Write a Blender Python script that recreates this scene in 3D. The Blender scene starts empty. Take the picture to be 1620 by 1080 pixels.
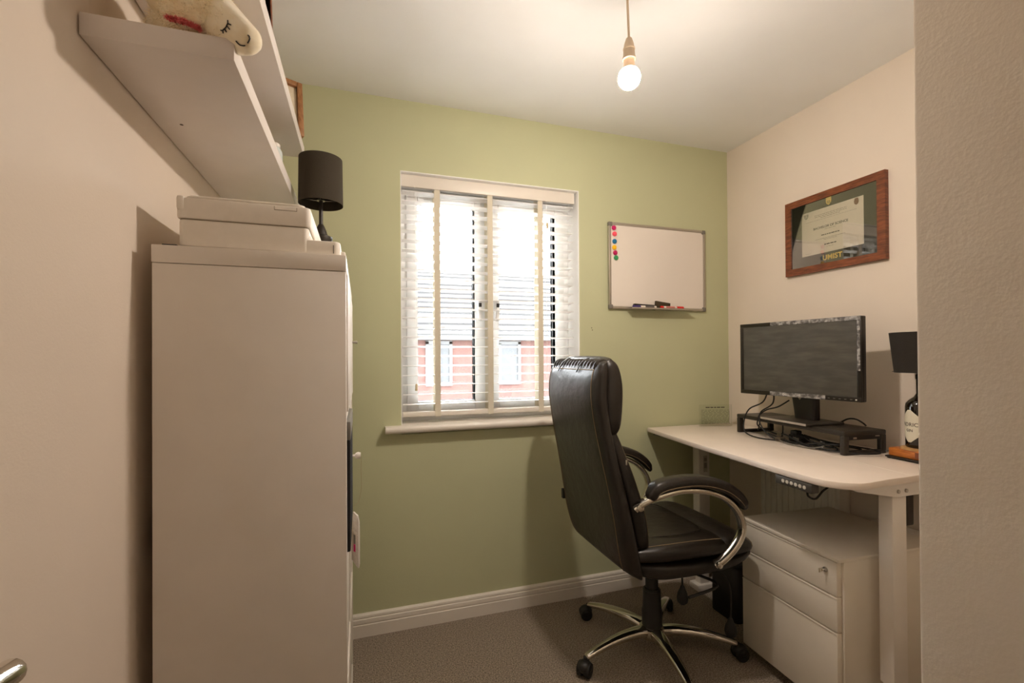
import bpy, bmesh, math, random
from mathutils import Vector, Matrix, Euler
from mathutils.bvhtree import BVHTree
random.seed(7)
PI = math.pi
sc = bpy.context.scene
COL = sc.collection

# ------------------------------------------------------------------ camera
FPX, SHY, CAMZ = 733.1, 19.88, 1.2242
FW = Vector((0.3106769, 0.9504961, 0.00608466))
RT = Vector((0.95050686, -0.31064027, -0.00627227))
UP = Vector((0.00407162, -0.00773216, 0.99996182))
cd = bpy.data.cameras.new('camera')
cd.sensor_width = 36.0
cd.lens = FPX * 36.0 / 1620.0
cd.shift_y = SHY / 1620.0
cd.clip_start = 0.02
cam = bpy.data.objects.new('camera', cd)
COL.objects.link(cam)
cam.matrix_world = Matrix(((RT.x, UP.x, -FW.x, 0), (RT.y, UP.y, -FW.y, 0), (RT.z, UP.z, -FW.z, CAMZ), (0, 0, 0, 1)))
sc.camera = cam

# ------------------------------------------------------------------ world, exposure
SKY_STRENGTH = 25.0
w = bpy.data.worlds.new('overcast_sky')
sc.world = w
w.use_nodes = True
bg = w.node_tree.nodes['Background']
bg.inputs[0].default_value = (0.92, 0.97, 1.0, 1)
bg.inputs[1].default_value = SKY_STRENGTH
BULB_STRENGTH = 590.0
BULB_COLOR = (1.0, 0.86, 0.74, 1)
vs = sc.view_settings
vs.view_transform = 'Standard'
try: vs.look = 'None'
except Exception: pass
vs.exposure = 0.56
vs.gamma = 1.0
vs.use_curve_mapping = False
sc.cycles.max_bounces = 12
sc.cycles.diffuse_bounces = 8
sc.cycles.transparent_max_bounces = 16
sc.cycles.caustics_reflective = False
sc.cycles.caustics_refractive = False
sc.cycles.sample_clamp_indirect = 0.0

# ------------------------------------------------------------------ materials
def lin(c):
    out = []
    for v in c[:3]:
        v = v / 255.0
        out.append(v / 12.92 if v <= 0.04045 else ((v + 0.055) / 1.055) ** 2.4)
    return (out[0], out[1], out[2], 1.0)
MATS = {}
def mat(name, col, rough=0.5, metal=0.0, col2=None, scale=20.0, bump=0.0, bscale=60.0, detail=4.0, emit=None, estr=0.0,
        spec=None, coat=0.0, stretch=None, trans=0.0, sheen=0.0, contrast=(0.35, 0.65), alpha=1.0):
    if name in MATS: return MATS[name]
    m = bpy.data.materials.new(name)
    m.use_nodes = True
    nt = m.node_tree
    b = nt.nodes['Principled BSDF']
    b.inputs['Roughness'].default_value = rough
    b.inputs['Metallic'].default_value = metal
    if spec is not None: b.inputs['Specular IOR Level'].default_value = spec
    if coat: b.inputs['Coat Weight'].default_value = coat
    if trans: b.inputs['Transmission Weight'].default_value = trans
    if sheen: b.inputs['Sheen Weight'].default_value = sheen
    b.inputs['Alpha'].default_value = alpha
    tc = nt.nodes.new('ShaderNodeTexCoord')
    vec = tc.outputs['Object']
    if stretch:
        mp = nt.nodes.new('ShaderNodeMapping')
        mp.inputs['Scale'].default_value = stretch
        nt.links.new(vec, mp.inputs['Vector'])
        vec = mp.outputs['Vector']
    nz = nt.nodes.new('ShaderNodeTexNoise')
    nz.inputs['Scale'].default_value = scale
    nz.inputs['Detail'].default_value = detail
    nt.links.new(vec, nz.inputs['Vector'])
    cr = nt.nodes.new('ShaderNodeValToRGB')
    c1 = lin(col)
    c2 = lin(col2) if col2 else tuple(min(1, v * 0.965) for v in c1[:3]) + (1,)
    cr.color_ramp.elements[0].position = contrast[0]
    cr.color_ramp.elements[1].position = contrast[1]
    cr.color_ramp.elements[0].color = c1
    cr.color_ramp.elements[1].color = c2
    nt.links.new(nz.outputs['Fac'], cr.inputs['Fac'])
    nt.links.new(cr.outputs['Color'], b.inputs['Base Color'])
    if bump:
        n2 = nt.nodes.new('ShaderNodeTexNoise')
        n2.inputs['Scale'].default_value = bscale
        n2.inputs['Detail'].default_value = 3.0
        nt.links.new(vec, n2.inputs['Vector'])
        bp = nt.nodes.new('ShaderNodeBump')
        bp.inputs['Strength'].default_value = bump
        bp.inputs['Distance'].default_value = 0.01
        nt.links.new(n2.outputs['Fac'], bp.inputs['Height'])
        nt.links.new(bp.outputs['Normal'], b.inputs['Normal'])
    if emit:
        b.inputs['Emission Color'].default_value = emit
        b.inputs['Emission Strength'].default_value = estr
    MATS[name] = m
    return m
def glass_mat(name, tint=(1, 1, 1, 1), gloss=0.02, ior=1.5):
    if name in MATS: return MATS[name]
    m = bpy.data.materials.new(name)
    m.use_nodes = True
    nt = m.node_tree
    for n in list(nt.nodes): nt.nodes.remove(n)
    o = nt.nodes.new('ShaderNodeOutputMaterial')
    mx = nt.nodes.new('ShaderNodeMixShader')
    t = nt.nodes.new('ShaderNodeBsdfTransparent')
    g = nt.nodes.new('ShaderNodeBsdfGlossy')
    f = nt.nodes.new('ShaderNodeFresnel')
    f.inputs['IOR'].default_value = ior
    t.inputs['Color'].default_value = tint
    g.inputs['Roughness'].default_value = gloss
    nt.links.new(f.outputs[0], mx.inputs[0])
    nt.links.new(t.outputs[0], mx.inputs[1])
    nt.links.new(g.outputs[0], mx.inputs[2])
    nt.links.new(mx.outputs[0], o.inputs[0])
    MATS[name] = m
    return m

M_CREAM = mat('cream_wall_paint', (226, 214, 200), 0.85, scale=3, bump=0.05, bscale=220)
M_STUB = mat('cream_orange_peel_paint', (222, 210, 194), 0.85, scale=6, bump=0.05, bscale=170)
M_GREEN = mat('sage_green_paint', (194, 197, 160), 0.8, scale=3, bump=0.05, bscale=220)
M_CEIL = mat('white_ceiling_paint', (236, 237, 236), 0.9, scale=3, bump=0.04, bscale=200)
M_TRIM = mat('white_satin_trim', (232, 226, 216), 0.4, scale=8)
M_UPVC = mat('white_upvc', (240, 241, 240), 0.3, scale=8)
M_SLAT = mat('white_slat_paint', (249, 248, 246), 0.4, scale=14)
M_TAPE = mat('beige_ladder_tape', (222, 215, 196), 0.9, scale=150, bump=0.3, bscale=900)
M_CARPET = mat('grey_brown_carpet', (196, 178, 156), 0.98, col2=(92, 78, 62), scale=190, bump=1.0, bscale=260, detail=9, sheen=0.2, contrast=(0.33, 0.67))
M_WHITE = mat('white_laminate', (232, 226, 218), 0.42, scale=10)
M_SHELF = mat('white_shelf_foil', (228, 221, 216), 0.42, scale=10)
M_PRINT = mat('white_printer_plastic', (236, 230, 220), 0.5, scale=40)
M_SEAM = mat('dark_seam_shadow_gap', (70, 60, 50), 0.8)
M_BLACKP = mat('black_plastic', (26, 24, 22), 0.45, scale=50)
M_BLACKM = mat('black_powder_coat', (42, 36, 29), 0.42, scale=60, bump=0.05, bscale=500)
M_RUBBER = mat('black_rubber', (18, 17, 16), 0.6)
M_LEATHER = mat('dark_brown_leather', (33, 27, 22), 0.36, col2=(25, 20, 16), scale=9, bump=0.22, bscale=26, coat=0.05)
M_STITCH = mat('tan_stitching', (134, 116, 88), 0.8)
M_CHROME = mat('polished_chrome', (225, 220, 210), 0.08, 1.0, scale=5)
M_STEEL = mat('brushed_steel', (190, 186, 178), 0.3, 1.0, scale=30)
M_ALU = mat('aluminium_trim', (186, 180, 168), 0.35, 0.85, scale=30)
M_GREYP = mat('grey_plastic', (120, 116, 108), 0.5)
M_WBOARD = mat('whiteboard_enamel', (232, 224, 214), 0.16, scale=3)
M_WOODF = mat('mahogany_frame_wood', (136, 76, 42), 0.4, col2=(96, 48, 24), scale=9, stretch=(3, 3, 18), detail=6, bump=0.1, bscale=60)
M_OAK = mat('light_oak_wood', (170, 120, 72), 0.5, col2=(134, 88, 48), scale=12, stretch=(4, 20, 4), detail=6)
M_PINE = mat('orange_stained_pine', (196, 118, 44), 0.4, col2=(150, 80, 24), scale=14, stretch=(14, 2, 14), detail=6)
M_MAT = mat('dark_green_mount_board', (60, 56, 40), 0.8, scale=40)
M_PAPER = mat('cream_certificate_paper', (226, 214, 188), 0.85, scale=30)
M_GOLD = mat('gold_foil', (232, 196, 96), 0.35, 0.3)
M_INK = mat('brown_black_ink', (62, 52, 42), 0.8)
M_INKL = mat('pale_ink', (150, 136, 116), 0.8)
M_SHADE = mat('dark_olive_lampshade_fabric', (54, 46, 32), 0.85, scale=160, bump=0.3, bscale=700)
M_GLASS = glass_mat('window_glass')
M_PGLASS = glass_mat('picture_glass', gloss=0.01)
M_ACRYL = glass_mat('clear_acrylic', tint=(0.97, 0.98, 0.97, 1), gloss=0.03, ior=1.3)
M_SCREEN = mat('dusty_screen_painted_reflection', (60, 57, 50), 0.36, col2=(84, 80, 70), scale=9, stretch=(3, 1.2, 6), detail=9, bump=0.03, bscale=60, contrast=(0.4, 0.75), spec=0.8)  # both screen tones lightened to carry the room's reflection in the colour
M_FILM = mat('crinkled_clear_film', (96, 94, 92), 0.12, col2=(190, 188, 186), scale=60, bump=0.9, bscale=70, contrast=(0.42, 0.72))
M_BOTTLE = mat('black_brown_glass', (22, 15, 10), 0.06, scale=5, spec=0.7)
M_LABEL = mat('cream_bottle_label', (214, 208, 188), 0.7, scale=30)
M_PLUSH = mat('cream_plush_fur', (252, 244, 222), 0.95, col2=(246, 232, 200), scale=30, sheen=0.6)
M_PINK = mat('pink_plush_trim', (246, 150, 152), 0.9, scale=60)
M_BLUSH = mat('peach_blush', (240, 176, 140), 0.95)
M_FLEECE = mat('brown_fleece', (92, 74, 52), 0.98, col2=(50, 38, 26), scale=120, bump=1.0, bscale=200)
M_BULB = mat('glowing_bulb_glass', (255, 244, 220), 0.3, emit=BULB_COLOR, estr=BULB_STRENGTH)
M_BULBN = mat('warm_bulb_neck', (244, 214, 180), 0.4)
M_BULBS = mat('dim_upper_bulb_glass', (255, 244, 220), 0.3, emit=BULB_COLOR, estr=BULB_STRENGTH * 0.12)
M_HOLD = mat('cream_lamp_holder', (222, 200, 172), 0.4)
M_RADI = mat('white_radiator_enamel', (226, 222, 212), 0.35)
M_BRICK = mat('red_house_brick', (62, 37, 31), 0.9, col2=(52, 30, 25), scale=9)
M_ROOF = mat('grey_roof_tile', (42, 41, 41), 0.95, col2=(36, 35, 35), scale=5)
M_LAPSHADE = mat('painted_lap_shade', (26, 25, 25), 0.95)
M_RENDER = mat('grey_white_render', (70, 70, 70), 0.9)
M_PANE = mat('grey_house_window', (36, 38, 40), 0.7)
M_GROUND = mat('grey_tarmac', (120, 118, 114), 0.95, scale=2)
M_DOOR = mat('white_door_paint', (232, 226, 216), 0.4)

# ------------------------------------------------------------------ mesh builder
def cat_rom(pts, k=6, closed=False):
    pts = [Vector(p) for p in pts]
    n = len(pts)
    out = []
    rng = range(n if closed else n - 1)
    for i in rng:
        p1, p2 = pts[i], pts[(i + 1) % n]
        p0 = pts[(i - 1) % n] if (closed or i > 0) else p1 * 2 - p2
        p3 = pts[(i + 2) % n] if (closed or i + 2 < n) else p2 * 2 - p1
        for j in range(k):
            t = j / k
            out.append(0.5 * ((2 * p1) + (p2 - p0) * t + (2 * p0 - 5 * p1 + 4 * p2 - p3) * t * t + (3 * p1 - p0 - 3 * p2 + p3) * t ** 3))
    if not closed: out.append(pts[-1])
    return out
class MB:
    def __init__(self):
        self.v = []; self.f = []
    def add(self, v, f):
        o = len(self.v)
        self.v += [Vector(p) for p in v]
        self.f += [tuple(i + o for i in q) for q in f]
        return self
    def _bm(self, bm, bev, seg):
        if bev > 0:
            bmesh.ops.bevel(bm, geom=list(bm.edges), offset=bev, segments=seg, profile=0.5, affect='EDGES')
        bm.verts.index_update()
        self.add([v.co.copy() for v in bm.verts], [[v.index for v in f.verts] for f in bm.faces])
        bm.free()
        return self
    def box(self, x0, x1, y0, y1, z0, z1, bev=0.0, seg=2, M=None):
        bm = bmesh.new()
        bmesh.ops.create_cube(bm, size=1.0)
        c = Vector(((x0 + x1) / 2, (y0 + y1) / 2, (z0 + z1) / 2))
        for v in bm.verts:
            v.co = Vector((v.co.x * (x1 - x0), v.co.y * (y1 - y0), v.co.z * (z1 - z0))) + c
        bev = min(bev, 0.49 * min(abs(x1 - x0), abs(y1 - y0), abs(z1 - z0)))
        if bev > 0:
            bmesh.ops.bevel(bm, geom=list(bm.edges), offset=bev, segments=seg, profile=0.5, affect='EDGES')
        if M is not None:
            for v in bm.verts: v.co = M @ v.co
        return self._bm(bm, 0, 1)
    def prism(self, poly, z0, z1, bev=0.0, seg=2, M=None):
        bm = bmesh.new()
        a = [bm.verts.new((p[0], p[1], z0)) for p in poly]
        b = [bm.verts.new((p[0], p[1], z1)) for p in poly]
        n = len(poly)
        bm.faces.new(list(reversed(a))); bm.faces.new(b)
        for i in range(n):
            bm.faces.new((a[i], a[(i + 1) % n], b[(i + 1) % n], b[i]))
        bmesh.ops.recalc_face_normals(bm, faces=list(bm.faces))
        if bev > 0:
            ed = [e for e in bm.edges if abs(e.verts[0].co.z - e.verts[1].co.z) < 1e-7]
            bmesh.ops.bevel(bm, geom=ed, offset=bev, segments=seg, profile=0.5, affect='EDGES')
        if M is not None:
            for v in bm.verts: v.co = M @ v.co
        return self._bm(bm, 0, 1)
    def tube(self, pts, r, n=8, closed=False, k=0, flat=None, up=None):
        if k: pts = cat_rom(pts, k, closed)
        pts = [Vector(p) for p in pts]
        m = len(pts)
        rr = r if isinstance(r, (list, tuple)) else [r] * m
        if len(rr) != m:
            rr = [rr[min(len(rr) - 1, int(i * (len(rr) - 1) / (m - 1) + 0.5))] for i in range(m)]
        vs_, fs = [], []
        prev = None
        for i, p in enumerate(pts):
            a = pts[i - 1] if (i > 0 or closed) else p
            b = pts[(i + 1) % m] if (i < m - 1 or closed) else p
            t = (b - a).normalized()
            if up is not None:
                u = Vector(up) - t * t.dot(Vector(up))
            elif prev is None:
                u = t.cross(Vector((0, 0, 1)))
                if u.length < 1e-3: u = t.cross(Vector((1, 0, 0)))
            else:
                u = prev - t * prev.dot(t)
            u.normalize(); prev = u
            w_ = t.cross(u)
            ra, rb = (rr[i], rr[i]) if flat is None else (rr[i] * flat[0], rr[i] * flat[1])
            for j in range(n):
                an = 2 * PI * j / n
                if flat is None:
                    c, s = math.cos(an), math.sin(an)
                else:
                    c = math.copysign(abs(math.cos(an)) ** 0.6, math.cos(an)); s = math.copysign(abs(math.sin(an)) ** 0.6, math.sin(an))
                vs_.append(p + u * (c * ra) + w_ * (s * rb))
        for i in range(m if closed else m - 1):
            for j in range(n):
                q = ((i + 1) % m) * n
                fs.append((i * n + j, i * n + (j + 1) % n, q + (j + 1) % n, q + j))
        if not closed:
            fs.append(tuple(reversed(range(n)))); fs.append(tuple(range((m - 1) * n, m * n)))
        return self.add(vs_, fs)
    def lathe(self, prof, c=(0, 0, 0), n=24, M=None):
        c = Vector(c)
        vs_, fs = [], []
        m = len(prof)
        for (r, z) in prof:
            for j in range(n):
                a = 2 * PI * j / n
                p = Vector((r * math.cos(a), r * math.sin(a), z))
                if M is not None: p = M @ p
                vs_.append(p + c)
        for i in range(m - 1):
            for j in range(n):
                fs.append((i * n + j, i * n + (j + 1) % n, (i + 1) * n + (j + 1) % n, (i + 1) * n + j))
        fs.append(tuple(reversed(range(n)))); fs.append(tuple(range((m - 1) * n, m * n)))
        return self.add(vs_, fs)
    def cyl(self, p0, p1, r, n=20, bev=0.0):
        p0, p1 = Vector(p0), Vector(p1)
        d = p1 - p0
        L = d.length
        M = d.to_track_quat('Z', 'Y').to_matrix()
        b = min(bev, r * 0.8, L * 0.45)
        if b > 0: prof = [(r - b, 0), (r - b * 0.3, b * 0.3), (r, b), (r, L - b), (r - b * 0.3, L - b * 0.3), (r - b, L)]
        else: prof = [(r, 0), (r, L)]
        return self.lathe(prof, p0, n, M)
    def ell(self, c, r, M=None, n=24, m=14):
        c = Vector(c)
        vs_, fs = [], []
        for i in range(m + 1):
            th = PI * i / m
            for j in range(n):
                a = 2 * PI * j / n
                p = Vector((r[0] * math.sin(th) * math.cos(a), r[1] * math.sin(th) * math.sin(a), r[2] * math.cos(th)))
                if M is not None: p = M @ p
                vs_.append(p + c)
        for i in range(m):
            for j in range(n):
                fs.append((i * n + j, (i + 1) * n + j, (i + 1) * n + (j + 1) % n, i * n + (j + 1) % n))
        return self.add(vs_, fs)
    def loft(self, secs, n=32, e=3.0):
        vs_, fs = [], []
        for s in secs:
            for j in range(n): vs_.append(sec_pt(s, 2 * PI * j / n, e))
        m = len(secs)
        for i in range(m - 1):
            for j in range(n):
                fs.append((i * n + j, i * n + (j + 1) % n, (i + 1) * n + (j + 1) % n, (i + 1) * n + j))
        fs.append(tuple(reversed(range(n)))); fs.append(tuple(range((m - 1) * n, m * n)))
        return self.add(vs_, fs)
    def mesh(self, name, off=None):
        me = bpy.data.meshes.new(name)
        o = off or Vector((0, 0, 0))
        me.from_pydata([tuple(p - o) for p in self.v], [], self.f)
        bm = bmesh.new(); bm.from_mesh(me)
        bmesh.ops.remove_doubles(bm, verts=list(bm.verts), dist=1e-6)
        bmesh.ops.recalc_face_normals(bm, faces=list(bm.faces))
        bm.to_mesh(me); bm.free()
        me.polygons.foreach_set('use_smooth', [True] * len(me.polygons))
        me.set_sharp_from_angle(angle=math.radians(38))
        return me
def sec_pt(s, a, e=3.0, grow=1.0):
    c, A, B = s[0], s[1], s[2]
    ca, sa = math.cos(a), math.sin(a)
    return c + A * (grow * math.copysign(abs(ca) ** (2 / e), ca)) + B * (grow * math.copysign(abs(sa) ** (2 / e), sa))
def interp_secs(keys, k=5):
    C = cat_rom([q[0] for q in keys], k); A = cat_rom([q[1] for q in keys], k); B = cat_rom([q[2] for q in keys], k)
    return list(zip(C, A, B))
def dome(secs, f=(0.55, 0.82, 0.95), d=(0.0, 0.35, 0.75), depth=0.015):
    """rounded closing sections at both ends of a loft"""
    def end(s, nxt):
        t = (s[0] - nxt[0]).normalized()
        return [(s[0] + t * depth * (1 - dd), s[1] * ff, s[2] * ff) for ff, dd in zip(f, d)]
    return end(secs[0], secs[1]) + secs + list(reversed(end(secs[-1], secs[-2])))

OFF = {}
def link(o): COL.objects.link(o); return o
def props(o, label=None, cat=None, group=None, kind=None):
    if label: o['label'] = label
    if cat: o['category'] = cat
    if group: o['group'] = group
    if kind: o['kind'] = kind
    return o
def thing(name, label, cat, loc=(0, 0, 0), rz=0.0, group=None, kind=None):
    o = bpy.data.objects.new(name, None)
    o.empty_display_size = 0.05
    link(o)
    o.location = loc; o.rotation_euler = (0, 0, rz)
    OFF[o.name] = Vector((0, 0, 0)) if rz else Vector(loc)
    return props(o, label, cat, group, kind)
def part(name, mb, m, parent, label=None, kind=None, group=None, loc=None):
    off = OFF[parent.name]
    me = mb if isinstance(mb, bpy.types.Mesh) else mb.mesh(name, off)
    o = bpy.data.objects.new(name, me)
    if not me.materials: me.materials.append(m)
    link(o); o.parent = parent
    if loc is not None: o.location = loc
    OFF[o.name] = off
    return props(o, label, None, group, kind)
def solo(name, mb, m, label=None, cat=None, group=None, kind=None, base=None):
    base = Vector(base) if base is not None else Vector((0, 0, 0))
    me = mb.mesh(name, base)
    me.materials.append(m)
    o = bpy.data.objects.new(name, me)
    o.location = base
    OFF[o.name] = base
    link(o)
    return props(o, label, cat, group, kind)
def B(*a, **k): return MB().box(*a, **k)
def text_mb(body, size, M, ext=0.0003, bold=0.0, spacing=1.0, align='CENTER'):
    cu = bpy.data.curves.new('t', 'FONT')
    cu.body = body; cu.size = size; cu.extrude = ext; cu.offset = bold
    cu.align_x = align; cu.align_y = 'CENTER'; cu.space_character = spacing
    o = bpy.data.objects.new('t', cu); link(o)
    dg = bpy.context.evaluated_depsgraph_get()
    me = bpy.data.meshes.new_from_object(o.evaluated_get(dg))
    mb = MB().add([M @ v.co for v in me.vertices], [tuple(p.vertices) for p in me.polygons])
    bpy.data.objects.remove(o); bpy.data.curves.remove(cu); bpy.data.meshes.remove(me)
    return mb
def frameM(o, x, y):
    x, y = Vector(x).normalized(), Vector(y).normalized()
    z = x.cross(y)
    return Matrix(((x.x, y.x, z.x, o[0]), (x.y, y.y, z.y, o[1]), (x.z, y.z, z.z, o[2]), (0, 0, 0, 1)))
def cray(px, py):
    return Vector((0, 0, CAMZ)), (FW + RT * ((px - 810) / FPX) - UP * ((py - 540 - SHY) / FPX)).normalized()

# ================================================================== ROOM SHELL
XL, XR, YB, YN, ZC = -0.457, 2.023, 2.158, -0.28, 2.40
T = 0.12
WX0, WX1, WZ0, WZ1, WY1 = 0.175, 1.0725, 0.905, 2.077, 2.44
solo('floor', B(XL - T, XR + T, YN - 1.5, YB + 0.3, -0.1, 0), M_CARPET, 'grey-brown flecked carpet across the room floor', 'carpet', kind='structure')
solo('ceiling', B(XL - T, XR + T, YN - 1.5, YB + 0.3, ZC, ZC + 0.1), M_CEIL, 'plain white painted ceiling', 'ceiling', kind='structure')
solo('wall_left', B(XL - T, XL, YN - 1.5, YB + 0.3, 0, ZC), M_CREAM, 'cream wall on the left carrying the two white shelves', 'wall', kind='structure')
wr = solo('wall_right', B(XR, XR + T, YN - 1.5, YB + 0.3, 0, ZC), M_CREAM, 'cream wall on the right behind the desk', 'wall', kind='structure')
wb = MB()
wb.box(XL, WX0, YB, WY1, 0, ZC).box(WX1, XR, YB, WY1, 0, ZC).box(WX0, WX1, YB, WY1, WZ1, ZC).box(WX0, WX1, YB, WY1, 0, WZ0 - 0.03)
wbo = solo('wall_back', wb, M_GREEN, 'sage green feature wall around the window', 'wall', kind='structure')
for q, (dx, dz) in enumerate(((0, 0.0), (0.004, -0.011))):
    part('nail_hole', MB().lathe([(0.0028, 0), (0.0012, 0.0006)], (1.141 + dx, YB - 0.0006, 1.372 + dz), 8, Matrix.Rotation(PI / 2, 3, 'X')), M_SEAM, wbo)
SX, SY_ = 0.72, 0.4295
solo('wall_near_right', MB().box(SX, XR, YN, SY_, 0, ZC, 0.004), M_STUB, 'textured cream wall corner projecting close on the right', 'wall', kind='structure')
nb = MB()
nb.box(XL, -0.40, YN - T, YN, 0, ZC).box(0.42, SX, YN - T, YN, 0, ZC).box(-0.40, 0.42, YN - T, YN, 2.04, ZC)
solo('wall_near', nb, M_CREAM, 'cream wall with the doorway behind the viewer', 'wall', kind='structure')
solo('wall_hall', MB().box(XL, XR, YN - 1.5, YN - 1.38, 0, ZC), M_CREAM, 'cream wall across the hall outside the door', 'wall', kind='structure')

def skirting(name, p0, p1, nrm, label):
    """moulded skirting: stepped profile extruded from p0 to p1, nrm points into the room"""
    prof = [(0, 0), (0.018, 0), (0.018, 0.052), (0.0155, 0.055), (0.0155, 0.058), (0.0175, 0.060), (0.0165, 0.076), (0.012, 0.079), (0.012, 0.082), (0.0145, 0.084), (0.0125, 0.092), (0.006, 0.097), (0, 0.098)]
    p0, p1, nrm = Vector(p0), Vector(p1), Vector(nrm)
    v, f = [], []
    for p in (p0, p1):
        for (d, z) in prof: v.append(p + nrm * d + Vector((0, 0, z)))
    n = len(prof)
    for i in range(n): f.append((i, (i + 1) % n, n + (i + 1) % n, n + i))
    f += [tuple(range(n)), tuple(range(n, 2 * n))]
    return solo(name, MB().add(v, f), M_TRIM, label, 'skirting board', kind='structure')
skirting('baseboard_back', (XL, YB, 0), (XR, YB, 0), (0, -1, 0), 'white moulded skirting board along the green wall')
skirting('baseboard_left', (XL, YN, 0), (XL, YB, 0), (1, 0, 0), 'white moulded skirting board along the left wall')
skirting('baseboard_right', (XR, SY_, 0), (XR, YB, 0), (-1, 0, 0), 'white moulded skirting board under the desk')

# ---- window
W = thing('window_1', 'white double casement window behind the slatted blind', 'window', (0.62, 2.30, 0.92), kind='structure')
rv = MB()
t = 0.004
rv.box(WX0, WX0 + t, YB, WY1, WZ0, WZ1).box(WX1 - t, WX1, YB, WY1, WZ0, WZ1).box(WX0, WX1, YB, WY1, WZ1 - t, WZ1)
part('reveal', rv, M_UPVC, W)
sp = MB()
yv = [(2.112, 0.889), (2.108, 0.894), (2.106, 0.902), (2.108, 0.911), (2.114, 0.9165), (2.40, 0.9185), (2.40, 0.886), (2.118, 0.886)]
def sill_part(x0, x1, y_min):
    v, f = [], []
    for x in (x0, x1):
        for (y, z) in yv: v.append((x, max(y, y_min), z))
    n = len(yv)
    for i in range(n): f.append((i, (i + 1) % n, n + (i + 1) % n, n + i))
    f += [tuple(range(n)), tuple(range(n, 2 * n))]
    return v, f
v, f = sill_part(WX0, WX1, 0); sp.add(v, f)
nose = [(y, z) for (y, z) in yv if y < 2.2] 
for (x0, x1) in ((0.103, WX0), (WX1, WX1 + 0.072)):
    pl = [(2.112, 0.889), (2.108, 0.894), (2.106, 0.902), (2.108, 0.911), (2.114, 0.9165), (YB, 0.917), (YB, 0.886), (2.118, 0.886)]
    v = [(x, y, z) for x in (x0, x1) for (y, z) in pl]; n = len(pl)
    sp.add(v, [(i, (i + 1) % n, n + (i + 1) % n, n + i) for i in range(n)] + [tuple(range(n)), tuple(range(n, 2 * n))])
part('window_sill', sp, M_TRIM, W)
FY0, FY1 = 2.285, 2.345
fr = MB()
FZ0, FZ1 = 0.9185, WZ1 - t
fr.box(WX0 + t, 0.222, FY0, FY1, FZ0, FZ1, .003).box(1.026, WX1 - t, FY0, FY1, FZ0, FZ1, .003).box(0.222, 1.026, FY0, FY1, FZ1 - 0.05, FZ1, .003).box(0.222, 1.026, FY0, FY1, FZ0, FZ0 + 0.05, .003).box(0.585, 0.632, FY0, FY1, FZ0 + .05, FZ1 - .05, .003)
part('window_frame', fr, M_UPVC, W)
for (x0, x1, hx) in ((0.212, 0.598, 0.563), (0.62, 1.036, 0.655)):
    st = 0.052
    z0, z1 = FZ0 + 0.04, FZ1 - 0.04
    s = MB()
    s.box(x0, x0 + st, FY0 - .018, FY1 - .01, z0, z1, .004).box(x1 - st, x1, FY0 - .018, FY1 - .01, z0, z1, .004)
    s.box(x0 + st, x1 - st, FY0 - .018, FY1 - .01, z1 - st, z1, .004).box(x0 + st, x1 - st, FY0 - .018, FY1 - .01, z0, z0 + st, .004)
    so = part('sash', s, M_UPVC, W)
    g = MB()
    a, b, c, d = x0 + st, x1 - st, z0 + st, z1 - st
    yy0, yy1, gg = FY0 + 0.012, FY0 + 0.02, 0.0026
    g.box(a, a + gg, yy0, yy1, c, d).box(b - gg, b, yy0, yy1, c, d).box(a, b, yy0, yy1, d - gg, d).box(a, b, yy0, yy1, c, c + gg)
    part('gasket', g, M_RUBBER, so)
    part('pane', MB().box(a, b, FY0 + .022, FY0 + .028, c, d), M_GLASS, so)
    hm = MB().box(hx - .010, hx + .010, FY0 - .030, FY0 - .018, 1.445, 1.515, .004).cyl((hx, FY0 - .03, 1.495), (hx, FY0 - .05, 1.495), .008, 12).box(hx - .009, hx + .009, FY0 - .060, FY0 - .046, 1.40, 1.505, .005)
    part('handle', hm, M_UPVC, so)
    part('lock_button', MB().box(hx - .0075, hx + .0075, FY0 - .064, FY0 - .059, 1.472, 1.492, .002), M_BLACKP, so)

# ---- doorway and open door behind the viewer
D = thing('door_1', 'white door standing open at the left edge beside the viewer', 'door', (-0.38, YN, 0), kind='structure')
part('leaf', MB().box(-0.40, -0.362, YN + 0.005, 0.560, 0.008, 2.03, .002), M_DOOR, D)
hd = MB().cyl((-0.362, 0.508, 0.945), (-0.355, 0.508, 0.945), 0.026, 24, .002).cyl((-0.356, 0.508, 0.945), (-0.312, 0.508, 0.945), 0.0095, 16)
hd.tube([(-0.305, 0.549, 0.939), (-0.304, 0.545, 0.940), (-0.303, 0.535, 0.942), (-0.304, 0.508, 0.945), (-0.304, 0.46, 0.946), (-0.306, 0.40, 0.945), (-0.312, 0.375, 0.944)], [.004, .009, .0125, .0125, .0115, .010, .007], 16, k=4)
part('door_handle', hd, M_CHROME, D, 'chrome lever handle')

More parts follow.
